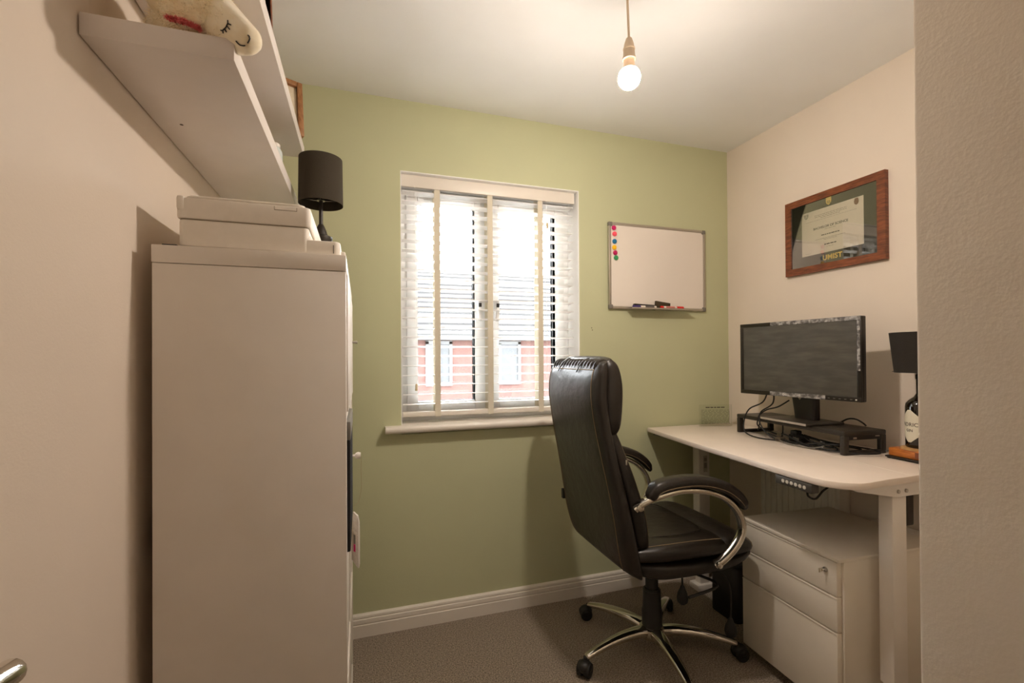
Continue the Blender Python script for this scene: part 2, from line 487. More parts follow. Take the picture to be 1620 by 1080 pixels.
# ================================================================== OUTSIDE
solo('ground', B(-30, 40, 3.0, 60, -3.2, -3.0), M_GROUND, 'grey street ground outside the window', 'ground', kind='structure')
H = thing('neighbour_house', 'red brick house with grey tiled roof seen through the blind', 'house', (3.5, 14.0, -3.0))
part('brick_wall', MB().box(-8, 18, 14.0, 22.0, -3.0, 1.78), M_BRICK, H)
part('fascia', MB().box(-8.3, 18.3, 13.62, 14.0, 1.74, 2.0, .02), M_RENDER, H)
part('gutter', MB().box(-8.3, 18.3, 13.50, 13.62, 1.90, 2.0, .03), M_RENDER, H)
nC = 13
for i in range(nC):
    y0, z0 = 13.55 + 4.45 * i / nC, 2.0 + 2.6 * i / nC
    y1, z1 = 13.55 + 4.45 * (i + 1) / nC + .03, 2.0 + 2.6 * (i + 1) / nC
    th = 0.05
    vv = [(x, y, z) for x in (-8.4, 18.4) for (y, z) in ((y0, z0), (y1, z1 - .02), (y1, z1 + .02), (y0, z0 + th + .02))]
    part('tile_course', MB().add(vv, [(0, 1, 2, 3), (4, 5, 6, 7), (0, 1, 5, 4), (1, 2, 6, 5), (2, 3, 7, 6), (3, 0, 4, 7)]), M_ROOF, H)
    part('tile_lap_shade', MB().box(-8.4, 18.4, y0 - .012, y0 + .02, z0 - .02, z0 + th + .005), M_LAPSHADE, H)  # added dark strip: shade under each course edge, put into its colour
part('rear_roof_slope', MB().add([(-8.4, 18.0, 4.6), (18.4, 18.0, 4.6), (18.4, 22.4, 2.0), (-8.4, 22.4, 2.0), (-8.4, 18.0, 4.5), (18.4, 18.0, 4.5), (18.4, 22.4, 1.9), (-8.4, 22.4, 1.9)], [(0, 1, 2, 3), (4, 5, 6, 7), (0, 1, 5, 4), (2, 3, 7, 6), (0, 3, 7, 4), (1, 2, 6, 5)]), M_ROOF, H)
for (x0, x1) in ((-5.2, -4.0), (-1.6, -0.4), (1.85, 2.65), (3.45, 4.85), (7.2, 8.4), (10.6, 11.8)):
    wf = part('house_window', MB().box(x0, x0 + .09, 13.93, 14.02, 0.45, 1.70).box(x1 - .09, x1, 13.93, 14.02, 0.45, 1.70).box(x0, x1, 13.93, 14.02, 0.36, 0.47).box(x0, x1, 13.93, 14.02, 1.62, 1.72).box((x0 + x1) / 2 - .05, (x0 + x1) / 2 + .05, 13.93, 14.02, 0.45, 1.65), M_RENDER, H)
    part('pane', MB().box(x0 + .05, x1 - .05, 13.975, 13.99, 0.45, 1.65), M_PANE, wf)

# ================================================================== WINDOW BLIND
BL = thing('venetian_blind', 'white wooden slatted blind with beige ladder tapes in the window', 'blind', (0.62, 2.215, 0.95))
part('valance', MB().box(0.181, 1.061, 2.184, 2.194, 2.016, 2.073, .003), M_TRIM, BL)
part('headrail', MB().box(0.185, 1.057, 2.197, 2.245, 2.028, 2.070, .002), M_SLAT, BL)
NS = 23
slat_me = MB()
sv, sf = [], []
for x in (-0.4345, 0.4345):
    for k_ in range(7):
        yy = -0.025 + 0.05 * k_ / 6
        sv.append((x, yy, 0.0022 * (1 - (yy / .025) ** 2) + .0014))
    for k_ in range(7):
        yy = 0.025 - 0.05 * k_ / 6
        sv.append((x, yy, 0.0022 * (1 - (yy / .025) ** 2) - .0014))
for i in range(14): sf.append((i, (i + 1) % 14, 14 + (i + 1) % 14, 14 + i))
sf += [tuple(range(14)), tuple(range(14, 28))]
slat_me = MB().add(sv, sf).mesh('slat')
slat_me.materials.append(M_SLAT)
for i in range(NS):
    z = 1.998 - (1.998 - 1.003) * i / (NS - 1)
    so = part('slat', slat_me, M_SLAT, BL, loc=Vector((0.621, 2.218, z)) - OFF[BL.name])
    so.rotation_euler = (math.radians(-4 + random.uniform(-.8, .8)), 0, 0)
part('bottom_rail', MB().box(0.184, 1.058, 2.192, 2.243, 0.948, 0.970, .004), M_TRIM, BL)
for x in (0.347, 0.606, 0.871):
    part('ladder_tape', MB().box(x - .0135, x + .0135, 2.1888, 2.1898, 0.946, 2.020).box(x - .0135, x + .0135, 2.2462, 2.2472, 0.95, 2.028).box(x - .0135, x + .0135, 2.1888, 2.2472, 0.9462, 0.9476), M_TAPE, BL)
for (x, zt) in ((0.246, 1.090), (0.906, 1.895)):
    co = part('pull_cord', MB().tube([(x - .004, 2.184, 2.02), (x - .0035, 2.182, (zt + 2.02) / 2), (x, 2.181, zt)], .0009, 6), M_SLAT, BL)
    part('tassel', MB().lathe([(.002, .012), (.005, .009), (.0056, 0), (.0066, -.016), (.006, -.02)], (x, 2.181, zt), 14), mat('cord_tassel_wood', (206, 186, 150), .6), co)
part('cord', MB().tube([(0.884 - .004, 2.184, 2.02), (0.900, 2.182, 1.5), (0.902, 2.182, 1.08)], .0009, 6), M_SLAT, BL)

# ================================================================== PENDANT LAMP
BX, BY, BZ = 0.780, 1.222, 2.070
P = thing('pendant_lamp', 'bare glowing round bulb hanging on a white cord from the ceiling', 'lamp', (BX, BY, ZC))
part('ceiling_rose', MB().lathe([(.0, ZC), (.05, ZC), (.05, ZC - .01), (.042, ZC - .025), (.012, ZC - .034), (.004, ZC - .04)], (BX - .006, BY, 0), 28), M_UPVC, P)
part('cord', MB().tube([(BX - .006, BY, ZC - .03), (BX - .004, BY, ZC - .10), (BX, BY, BZ + .115)], .0038, 10, k=4), M_HOLD, P)
def bz(r, d): return (r, BZ + d)
part('lamp_holder', MB().lathe([bz(.004, .122), bz(.009, .119), bz(.0140, .104), bz(.0165, .090), bz(.0182, .0885), bz(.0182, .0855), bz(.0170, .084), bz(.0182, .064), bz(.0200, .061), bz(.0200, .055), bz(.0170, .054), bz(.016, .051)], (BX, BY, 0), 28), M_HOLD, P)
BR = .0335
pn = [bz(.0150, .060), bz(.0155, .048), bz(.018, .034)]
for i in range(3):
    a = math.radians(36 + (48 - 36) * i / 2)
    pn.append((BR * math.sin(a), BZ + BR * math.cos(a)))
part('bulb_neck', MB().lathe(pn, (BX, BY, 0), 28), M_BULBN, P)
def arc(a0, a1, n):
    out = []
    for i in range(n + 1):
        a = math.radians(a0 + (a1 - a0) * i / n)
        out.append((max(.0004, BR * math.sin(a)), BZ + BR * math.cos(a)))
    return out
part('bulb_shoulder', MB().lathe(arc(48, 84, 5), (BX, BY, 0), 28), M_BULBS, P)
pr = arc(84, 180, 14)
part('bulb', MB().lathe(pr, (BX, BY, 0), 28), M_BULB, P, 'glowing warm white bulb')

# ================================================================== SHELVES (left wall)
def shelf(x1, y0, y1, z0, z1, label, hole=None):
    s = thing('floating_shelf', label, 'shelf', ((XL + x1) / 2, y0, z0), group='white shelves on the left wall')
    part('board', MB().box(XL + .0035, x1, y0, y1, z0, z1, .0012), M_SHELF, s)
    part('wall_batten', MB().box(XL, XL + .0045, y0 + .02, y1 - .02, z0 + .008, z1 - .008), M_SEAM, s)
    if hole: part('screw_hole', MB().lathe([(.004, -.0006), (.0025, .0002)], (hole[0], hole[1], z0), 12), M_SEAM, s)
    return s
shelf(-0.2208, 0.9743, 2.100, 1.7778, 1.8173, 'lower white floating shelf, the one holding the plush toy', (-0.3997, 1.279))
shelf(-0.2017, 0.945, 1.926, 1.989, 2.031, 'upper white floating shelf, the one holding wooden picture frames')

# ---- picture frames on the upper shelf
def pic(label, o, x, w_, h_, bar, lean, wood):
    x = Vector(x).normalized()
    nrm = x.cross(Vector((0, 0, 1)))
    up = (Vector((0, 0, 1)) - nrm * lean).normalized()
    M = frameM(o, x, up)
    s = thing('picture_frame', label, 'picture frame', o, group='picture frames on the upper shelf')
    f_ = MB()
    f_.box(0, bar, 0, h_, 0, .022, .003, M=M).box(w_ - bar, w_, 0, h_, 0, .022, .003, M=M).box(bar, w_ - bar, 0, bar, 0, .022, .003, M=M).box(bar, w_ - bar, h_ - bar, h_, 0, .022, .003, M=M)
    part('frame', f_, wood, s)
    part('backing', MB().box(.003, w_ - .003, .003, h_ - .003, -.004, .004, M=M), M_OAK, s)
    part('mount', MB().box(bar - .002, w_ - bar + .002, bar - .002, h_ - bar + .002, .004, .008, M=M), M_PAPER, s)
    part('print', MB().box(bar + .03, w_ - bar - .03, bar + .035, h_ - bar - .035, .008, .009, M=M), mat('blue_grey_print', (120, 140, 146), .7, col2=(196, 190, 160), scale=18), s)
    return s
pic('oak picture frame at the far end of the upper shelf', (-0.377, 1.776, 2.0315), (0.90, 0.42, 0), .195, .204, .019, .10, M_OAK)
pic('thin dark framed picture near the front of the upper shelf', (-0.238, 1.054, 2.0315), (0.02, 1, 0), .273, .20, .011, .03, M_WOODF)
# ---- small glass jar on the lower shelf
JX, JY, JZ = -0.250, 1.581, 1.8173
j = thing('glass_jar', 'small pale glass jar on the lower shelf edge', 'jar', (JX, JY, JZ))
part('body', MB().lathe([(.0, 0), (.018, 0), (.022, .003), (.0235, .02), (.0225, .043), (.018, .053), (.0155, .057), (.0, .057)], (JX, JY, JZ), 28), mat('pale_blue_glass', (206, 216, 214), .1, spec=.6), j)
part('lid', MB().lathe([(.0, .057), (.0165, .057), (.0165, .066), (.0135, .069), (0, .069)], (JX, JY, JZ), 28), M_WHITE, j)

# ---- plush toy
PT = thing('plush_toy', 'cream fluffy plush animal with closed eyelashes resting on the lower shelf', 'soft toy', (-0.327, 1.09, 1.8173))
pm = MB()
pm.ell((-0.3316, 1.1311, 1.8800), (.077, .1045, .062))
pm.ell((-0.2862, 1.0448, 1.8882), (.0654, .0618, .0640))
for i in range(7):
    q = i / 6
    pm.ell(Vector((-0.2726, 1.0311, 1.8800)).lerp(Vector((-0.2053, 0.9845, 1.8290)), q), (.0563 - .0273 * q,) * 3, n=18, m=10)
pm.ell((-0.2053, 0.9848, 1.8291), (.031, .028, .027))
def remesh(mb, vox, name):
    me = mb.mesh('tmp')
    o = bpy.data.objects.new('tmp', me); link(o)
    md = o.modifiers.new('r', 'REMESH'); md.mode = 'VOXEL'; md.voxel_size = vox; md.use_smooth_shade = True
    s2 = o.modifiers.new('s', 'SMOOTH'); s2.factor = .5; s2.iterations = 6
    dg = bpy.context.evaluated_depsgraph_get()
    me2 = bpy.data.meshes.new_from_object(o.evaluated_get(dg))
    me2.name = name
    bpy.data.objects.remove(o); bpy.data.meshes.remove(me)
    return me2
def shift_mesh(me, off):
    for v in me.vertices: v.co -= off
    me.polygons.foreach_set('use_smooth', [True] * len(me.polygons))
body = remesh(pm, .006, 'body')
em = MB()
eM = Euler((0, math.radians(8), math.radians(-25))).to_matrix()
em.ell((-0.3053, 0.9939, 1.8700), (.0527, .018, .042), eM)
ear = remesh(em, .005, 'ear')
tree_b = BVHTree.FromPolygons([v.co.copy() for v in body.vertices], [tuple(p.vertices) for p in body.polygons])
tree_e = BVHTree.FromPolygons([v.co.copy() for v in ear.vertices], [tuple(p.vertices) for p in ear.polygons])
def on_plush(tree, px, py, lift=.0012):
    o, d = cray(px, py)
    h = tree.ray_cast(o, d)
    return (h[0] + h[1] * lift) if h[0] is not None else None
def fur_on(me, n, L, seed, skip=None):
    rnd = random.Random(seed)
    polys = list(me.polygons)
    areas = [p.area for p in polys]
    mb = MB()
    for p in rnd.choices(polys, areas, k=n):
        if skip and skip(p.center): continue
        nrm = p.normal
        c = p.center + Vector([rnd.uniform(-1, 1) for _ in range(3)]) * .002
        d = (nrm + Vector([rnd.uniform(-1, 1) for _ in range(3)]) * .55 + Vector((.25, -.1, -.45))).normalized()
        s = d.cross(Vector([rnd.uniform(-1, 1) for _ in range(3)])).normalized() * .0007
        l = L * rnd.uniform(.6, 1.2)
        mb.add([c - s, c + s, c + d * l], [(0, 1, 2)])
    return mb
fb = fur_on(body, 5200, .011, 3, lambda c: c.x > -0.238)
fe = fur_on(ear, 2200, .010, 4)
def hits(tree, pts, lift=.0014):
    out = [on_plush(tree, x, y, lift) for x, y in pts]
    return [p for p in out if p is not None]
lash = [hits(tree_b, [(361, 33), (361, 38), (358, 44), (353, 48.5), (350, 48)], .0016), hits(tree_b, [(361, 38), (366, 40)]), hits(tree_b, [(360, 42), (364, 47)]), hits(tree_b, [(356, 46), (359, 51)]), hits(tree_b, [(353, 48), (354, 53)])]
smile = hits(tree_b, [(373.5, 64.5), (376.5, 68), (380, 71), (385, 72), (388, 71.5)], .0012)
smile2 = hits(tree_b, [(391.5, 55.5), (394, 57), (395, 61), (393.5, 65), (391.5, 68)], .0012)
pinkp = hits(tree_e, [(267, 28), (277, 31.5), (287, 33.5), (297, 36), (306, 40), (314, 43)], .004)
shift_mesh(body, OFF[PT.name]); shift_mesh(ear, OFF[PT.name])
bo = part('body', body, M_PLUSH, PT)
part('fur', fb, M_PLUSH, bo, kind='stuff')
eo = part('ear', ear, M_PLUSH, PT)
part('fur', fe, M_PLUSH, eo, kind='stuff')
for l_ in lash:
    if len(l_) > 1: part('eyelash', MB().tube(l_, .0011, 6), M_BLACKP, PT, 'dark brown stitched eyelash')
for s_ in (smile, smile2):
    if len(s_) > 1: part('mouth', MB().tube(s_, .0011, 6), M_BLACKP, PT)
pk_ = MB()
if len(pinkp) > 1:
    pth = cat_rom(pinkp, 30)
    rnd = random.Random(9)
    for p in pth:
        for _ in range(8):
            c0 = p + Vector([rnd.uniform(-1, 1) for _ in range(3)]) * .0035
            d0 = Vector((rnd.uniform(-.2, 1), rnd.uniform(-1.2, -.3), rnd.uniform(-.9, .2))).normalized() * rnd.uniform(.005, .010)
            s0 = Vector([rnd.uniform(-1, 1) for _ in range(3)]) * .0012
            pk_.add([c0 - s0, c0 + s0, c0 + d0], [(0, 1, 2)])
    part('ear_trim', pk_, M_PINK, eo, 'pink fluffy trim on the ear', kind='stuff')
part('ear', MB().ell((-0.3634, 1.0357, 1.92), (.027, .016, .05), Euler((.3, -.5, .3)).to_matrix()), M_PLUSH, PT)

# ================================================================== STORAGE CABINET
CX0, CX1, CY0, CY1, CZ = -0.423, -0.033, 1.178, 1.948, 1.470
C = thing('storage_cabinet', 'tall white cube storage cabinet standing by the left wall', 'cabinet', ((CX0 + CX1) / 2, (CY0 + CY1) / 2, 0))
part('top_panel', MB().box(CX0 - .001, CX1 + .001, CY0 - .001, CY1 + .001, CZ - .038, CZ, .0012), M_WHITE, C)
for (a, b) in ((CY0, CY0 + .036), (CY1 - .036, CY1)):
    part('side_panel', MB().box(CX0, CX1, a, b, .0, CZ - .0395, .001), M_WHITE, C)
part('bottom_panel', MB().box(CX0, CX1, CY0 + .036, CY1 - .036, 0, .036, .001), M_WHITE, C)
part('back_panel', MB().box(CX0 + .002, CX0 + .008, CY0 + .036, CY1 - .036, .036, CZ - .04), M_WHITE, C)
ym = (CY0 + CY1) / 2
part('divider', MB().box(CX0 + .01, CX1, ym - .008, ym + .008, .036, CZ - .04), M_WHITE, C)
rows = [.036 + (1.43 - .036) * i / 4 for i in range(5)]
for i in (1, 2, 3):
    part('shelf_board', MB().box(CX0 + .01, CX1, CY0 + .036, CY1 - .036, rows[i] - .008, rows[i] + .008), M_WHITE, C)
def knob(mb, x, y, z, L=.022, r=.011):
    M = Matrix.Rotation(PI / 2, 3, 'Y')
    return mb.lathe([(.0045, 0), (.0045, L * .45), (r * .8, L * .55), (r, L * .75), (r * .8, L), (0, L)], (x, y, z), 14, M)
colsY = [(CY0 + .038, ym - .010), (ym + .010, CY1 - .038)]
for ci, (a, b) in enumerate(colsY):
    for ri in range(4):
        z0, z1 = rows[ri] + .010, rows[ri + 1] - .010
        if ri == 3: z1 = 1.429
        if ri == 2 and ci == 0: continue
        dx = CX1 + .004 if ri == 3 else CX1 - .004
        dr = part('door', MB().box(dx - .016, dx, a, b, z0, z1, .0015), M_WHITE, C)
        if ri == 3 and ci == 1: part('knob', knob(MB(), dx, b - .06, 1.283, .018, .006), M_STEEL, dr)
        if ri == 2: part('knob', knob(MB(), dx + .002, 1.66, .893, .034, .012), M_WHITE, dr)
st = thing('storage_box', 'black fabric storage box with grey rim in the white cabinet', 'box', (-0.2, 1.38, rows[2] + .009))
a, b = colsY[0]
part('body', MB().box(-.38, CX1 + .008, a + .004, b - .01, rows[2] + .0095, 1.02, .004), mat('black_fabric', (22, 19, 18), .9, scale=200, bump=.3, bscale=600), st)
part('rim', MB().box(-.381, CX1 + .009, a + .003, b - .009, 1.02, 1.066, .003), M_GREYP, st)
tg = thing('paper_bag', 'white hanging packet with magenta and grey label on the cabinet front', 'packet', (-0.02, 1.5, .55))
Mt = frameM((-0.026, 1.62, .54), Vector((.035, -.05, 0)), (0, 0, 1))
tb = MB().prism([(-.004, .02), (.030, .0), (.034, .012), (.034, .150), (.026, .170), (.004, .178), (-.004, .15)], -.003, .003, .001, M=Mt)
part('packet', tb, mat('crinkled_white_plastic', (226, 220, 212), .35, bump=.6, bscale=60), tg)
part('grey_label', MB().box(.008, .018, .075, .105, -.0036, .0036, M=Mt), M_GREYP, tg)
part('magenta_label', MB().box(.008, .018, .050, .074, -.0036, .0036, M=Mt), mat('magenta_print', (214, 24, 122), .5), tg)
solo('string_loop', MB().tube([(.002, 1.648, .892), (.000, 1.645, .85), (.001, 1.64, .79), (-.008, 1.635, .745), (-.024, 1.62, .735)], .0008, 6, k=5), mat('pale_string', (170, 156, 120), .9), 'thin pale string hanging from the cabinet door knob', 'string', base=(-.024, 1.62, .735))
# fleece pushed behind the cabinet
fl = MB()
for i in range(16):
    a_ = random.random()
    fl.ell((-0.440 + random.uniform(-.002, .002), 1.27 + .25 * a_, .70 + .17 * random.random()), (.014, .035, .045), n=12, m=8)
fl.ell((-0.440, 1.36, .36), (.0145, .10, .36), n=16, m=14)
solo('fleece_throw', MB().add([v.co for v in remesh(fl, .007, 'fleece').vertices], []) if False else fl, M_FLEECE, 'brown fleece throw stuffed between cabinet and left wall', 'throw', base=(-.440, 1.36, 0))

# ================================================================== PRINTER
PR = thing('printer', 'white multifunction printer on top of the storage cabinet', 'printer', (-0.22, 1.4, CZ))
PX0, PX1, PY0, PY1 = -0.386, -0.112, 1.200, 1.600
def rrect(x0, x1, y0, y1, r, n=6):
    out = []
    for (cx, cy, a0) in ((x1 - r, y1 - r, 0), (x0 + r, y1 - r, 90), (x0 + r, y0 + r, 180), (x1 - r, y0 + r, 270)):
        for i in range(n + 1):
            a = math.radians(a0 + 90 * i / n)
            out.append((cx + r * math.cos(a), cy + r * math.sin(a)))
    return out
part('base', MB().prism(rrect(PX0 + .003, PX1 - .004, PY0 + .002, PY1 - .002, .012), CZ + .006, CZ + .0655, .004), M_PRINT, PR)
part('seam', MB().prism(rrect(PX0 + .004, PX1 - .004, PY0 + .003, PY1 - .003, .012), CZ + .0650, CZ + .0668), mat('printer_seam', (150, 138, 120), .7), PR)
part('scanner_lid', MB().prism(rrect(PX0 - .001, PX1, PY0, PY1, .012), CZ + .0668, CZ + .114, .005).prism(rrect(PX0 + .014, PX1 - .012, PY0 + .004, PY1 - .004, .018), CZ + .112, CZ + .1215, .006), M_PRINT, PR)
part('hinge_cover', MB().box(PX0, PX0 + .016, PY0 - .002, PY0 + .06, CZ + .085, CZ + .117, .005), M_PRINT, PR)
part('lid_slot', MB().box(-.190, -.142, PY0 - .0012, PY0 + .002, CZ + .1015, CZ + .1025).box(-.1905, -.1895, PY0 - .0012, PY0 + .002, CZ + .1015, CZ + .110).box(-.1425, -.1415, PY0 - .0012, PY0 + .002, CZ + .1015, CZ + .110), mat('printer_seam', (150, 138, 120), .7), PR)
tr = part('paper_tray', MB().prism(rrect(-.20, -.046, PY0 + .004, PY1 - .004, .014), CZ + .004, CZ + .038, .004).prism(rrect(-.20, -.108, PY0 + .003, PY1 - .003, .02), CZ + .02, CZ + .052, .012), M_PRINT, PR)
part('tray_notch', MB().box(-.0625, -.0605, PY0 + .0025, PY0 + .006, CZ + .008, CZ + .028), M_GREYP, tr)
part('output_flap', MB().box(-.050, -.036, PY0 + .06, PY1 - .06, CZ + .002, CZ + .026, .003), M_PRINT, PR)
for (a, b) in ((PX0 + .02, PY0 + .02), (-.12, PY0 + .02), (PX0 + .02, PY1 - .05), (-.12, PY1 - .05)):
    part('foot', MB().box(a, a + .04, b, b + .03, CZ, CZ + .007), M_RUBBER, PR)
solo('black_cable_clip', MB().box(-.408, -.380, 1.185, 1.24, CZ, CZ + .004, .0015), M_BLACKP, 'small flat black object tucked under the printer corner', 'cable clip', base=(-.394, 1.21, CZ))

# ---- lamp on the cabinet
L = thing('table_lamp', 'black table lamp with drum shade behind the printer', 'lamp', (-0.130, 1.75, CZ))
c = (-0.130, 1.75, 0)
part('base', MB().lathe([(0, CZ), (.062, CZ), (.062, CZ + .010), (.055, CZ + .016), (.018, CZ + .022), (.012, CZ + .03), (0, CZ + .03)], c, 32), M_BLACKM, L)
part('body', MB().lathe([(.012, CZ + .028), (.016, CZ + .05), (.030, CZ + .09), (.036, CZ + .13), (.034, CZ + .155), (.038, CZ + .165), (.038, CZ + .178), (.022, CZ + .185), (.018, CZ + .20), (.012, CZ + .215), (.008, CZ + .222)], c, 28), M_BLACKM, L)
part('stem', MB().lathe([(.0065, CZ + .2), (.0065, CZ + .34), (.010, CZ + .342), (.012, CZ + .40), (.0, CZ + .40)], c, 16), M_BLACKM, L)
def drum(mb, c, r0, r1, z0, z1, th=.0015, n=48):
    v, f_ = [], []
    for (r, z) in ((r0, z0), (r1, z1), (r1 - th, z1), (r0 - th, z0)):
        for i in range(n):
            a = 2 * PI * i / n
            v.append((c[0] + r * math.cos(a), c[1] + r * math.sin(a), z))
    for k_ in range(4):
        for i in range(n): f_.append((k_ * n + i, k_ * n + (i + 1) % n, ((k_ + 1) % 4) * n + (i + 1) % n, ((k_ + 1) % 4) * n + i))
    return mb.add(v, f_)
sh = part('lamp_shade', drum(MB(), c, .0735, .0715, 1.762, 1.922), M_SHADE, L)
sg = MB().lathe([(.014, 1.775), (.014, 1.778)], c, 16)
for i in range(3):
    a = 2 * PI * i / 3 + .5
    sg.tube([(c[0] + .012 * math.cos(a), c[1] + .012 * math.sin(a), 1.777), (c[0] + .072 * math.cos(a), c[1] + .072 * math.sin(a), 1.79)], .0012, 6)
part('shade_carrier', sg, M_STEEL, sh)

# ================================================================== WHITEBOARD
WB = thing('whiteboard', 'small white dry-erase board with aluminium frame on green wall', 'whiteboard', (1.545, YB, 1.475))
wx0, wx1, wz0, wz1 = 1.237, 1.852, 1.474, 1.929
part('panel', MB().box(wx0 + .005, wx1 - .005, YB - .012, YB - .001, wz0 + .005, wz1 - .005), M_WBOARD, WB)
for (a, b, c_, d) in ((wx0, wx1, wz1 - .014, wz1), (wx0, wx1, wz0, wz0 + .014), (wx0, wx0 + .014, wz0, wz1), (wx1 - .014, wx1, wz0, wz1)):
    part('frame_rail', MB().box(a, b, YB - .017, YB - .0005, c_, d, .003), M_ALU, WB)
for (x, z) in ((wx0, wz0), (wx1, wz0), (wx0, wz1), (wx1, wz1)):
    sx = 1 if x == wx0 else -1; sz = 1 if z == wz0 else -1
    part('corner_cap', MB().box(min(x - sx * .001, x + sx * .022), max(x - sx * .001, x + sx * .022), YB - .0185, YB - .0005, min(z - sz * .001, z + sz * .022), max(z - sz * .001, z + sz * .022), .004), M_GREYP, WB)
part('pen_tray', MB().box(1.345, 1.725, YB - .062, YB - .0175, 1.472, 1.4745, .001).box(1.345, 1.725, YB - .064, YB - .0615, 1.472, 1.480, .001), M_ALU, WB)
mg = [((1.268, 1.899), (206, 28, 104), 'dark pink', 'topmost'), ((1.272, 1.867), (255, 92, 112), 'coral pink', 'second from top'), ((1.2715, 1.828), (34, 120, 168), 'blue', 'third from top'), ((1.270, 1.796), (250, 196, 24), 'yellow', 'fourth from top'), ((1.275, 1.768), (190, 20, 92), 'crimson', 'fifth from top'), ((1.280, 1.742), (58, 158, 96), 'green', 'lowest')]
for k_, ((x, z), colr, nm, wh) in enumerate(mg):
    M = Matrix.Rotation(PI / 2, 3, 'X')
    yb = YB - (.0175 if x < 1.26 else .0122)
    solo('magnet', MB().lathe([(.012, 0), (.0128, .002), (.0122, .006), (.009, .0065), (.009, .0078), (.0075, .009), (0, .009)], (x, YB - .0122 - .0, z), 24, M), mat('magnet_' + nm.replace(' ', '_'), colr, .35), '%s round magnet, %s in the column on the whiteboard' % (nm, wh), 'magnet', group='whiteboard magnets', base=(x, YB - .0122, z))
def marker(x0, x1, y, z, capcol, label, capleft=True, cap2=None):
    s = thing('marker_pen', label, 'marker', ((x0 + x1) / 2, y, z), group='marker pens on the whiteboard tray')
    L_ = x1 - x0
    ca = (x0, x0 + L_ * .32) if capleft else (x1 - L_ * .32, x1)
    ba = (x0 + L_ * .30, x1) if capleft else (x0, x1 - L_ * .30)
    part('barrel', MB().cyl((ba[0], y, z), (ba[1], y, z), .0075, 18, .002), mat('white_pen_barrel', (232, 224, 214), .4), s)
    part('cap', MB().cyl((ca[0], y, z), (ca[1], y, z), .0086, 18, .003), capcol, s)
    if cap2: part('end_plug', MB().cyl((x0 - .001, y, z), (x0 + .016, y, z), .0082, 18, .002), capcol, s)
    part('print', MB().cyl((ba[0] + .03, y, z), (ba[0] + .03 + .055, y, z), .0077, 18), mat('pen_print_' + capcol.name, (196, 120, 110) if cap2 else (96, 90, 88), .5), s)
    return s
RED = mat('red_pen_plastic', (216, 28, 22), .35); PUR = mat('dark_purple_pen_plastic', (52, 34, 104), .35)
marker(1.358, 1.500, YB - .048, 1.4835, PUR, 'purple-capped white marker pen at the left of the whiteboard tray')
marker(1.530, 1.674, YB - .048, 1.4840, RED, 'red-capped white marker pen at the right of the whiteboard tray', False, True)
er = thing('board_eraser', 'dark flat eraser lying tilted behind the marker pens', 'eraser', (1.50, YB - .028, 1.475))
Me = Matrix.Translation((1.375, YB - .030, 1.490)) @ Matrix.Rotation(math.radians(2), 4, 'Y')
part('felt_pad', MB().box(0, .135, -.009, .011, -.014, .004, .002, M=Me), mat('dark_grey_felt', (58, 50, 40), .95), er)
part('handle', MB().box(.0, .135, -.008, .010, .004, .012, .003, M=Me), M_BLACKP, er)
pen2 = MB().prism([(1.508, 1.476), (1.600, 1.4755), (1.603, 1.510), (1.512, 1.521)], -(YB - .020), -(YB - .034), .002, M=Matrix(((1, 0, 0, 0), (0, 0, -1, 0), (0, 1, 0, 0), (0, 0, 0, 1))))
solo('cleaning_block', pen2, mat('olive_black_block', (62, 50, 28), .7), 'dark olive wedge-shaped block standing behind the red pen', 'eraser', base=(1.55, YB - .027, 1.475))

# ================================================================== DIPLOMA
DF = thing('diploma_frame', 'brown wooden framed degree certificate hanging on the right wall', 'picture frame', (XR, 1.527, 1.609))
fy0, fy1, fz0, fz1, fx = 1.297, 1.757, 1.609, 1.968, XR - .021
bw = .032
FMx = Matrix(((0, 0, -1, XR - .0005), (1, 0, 0, 0), (0, 1, 0, 0), (0, 0, 0, 1)))
def mitre(y0, y1, z0, z1, w_):
    return [[(y0, z1), (y1, z1), (y1 - w_, z1 - w_), (y0 + w_, z1 - w_)], [(y0, z0), (y1, z0), (y1 - w_, z0 + w_), (y0 + w_, z0 + w_)], [(y0, z0), (y0, z1), (y0 + w_, z1 - w_), (y0 + w_, z0 + w_)], [(y1, z0), (y1, z1), (y1 - w_, z1 - w_), (y1 - w_, z0 + w_)]]
for q in mitre(fy0, fy1, fz0, fz1, bw):
    part('frame_bar', MB().prism(q, 0, .0205, M=FMx), M_WOODF, DF)
part('mount', MB().box(XR - .014, XR - .004, fy0 + .01, fy1 - .01, fz0 + .01, fz1 - .01), M_MAT, DF)
px_ = XR - .0146
cert = part('certificate', MB().box(px_, XR - .013, 1.385, 1.671, 1.690, 1.8945), M_PAPER, DF)
def wallM(y, z, x=px_): return frameM((x - .0004, y, z), (0, -1, 0), (0, 0, 1))
part('title_text', text_mb('BACHELOR OF SCIENCE', .0150, wallM(1.531, 1.808), .0002, .0002), M_INK, cert)
def bars(rows_, m):
    mb = MB()
    for (yc, z, wd, h_) in rows_:
        x = -wd / 2
        rr = random.Random(int(z * 10000))
        while x < wd / 2:
            l = min(rr.uniform(.006, .016), wd / 2 - x)
            mb.box(px_ - .0004, px_ + .0004, yc - x - l, yc - x, z - h_ / 2, z + h_ / 2)
            x += l + .0028
    return mb
part('small_print', bars([(1.531, 1.868, .150, .0022), (1.531, 1.861, .150, .0022), (1.531, 1.854, .09, .0022), (1.531, 1.846, .24, .0010), (1.531, 1.797, .05, .0016), (1.531, 1.756, .14, .0018), (1.531, 1.750, .06, .0018), (1.531, 1.716, .036, .0016), (1.640, 1.699, .024, .0016)], M_INKL), M_INKL, cert)
part('name_line', bars([(1.531, 1.772, .085, .0042), (1.531, 1.727, .055, .0044)], M_INK), M_INK, cert)
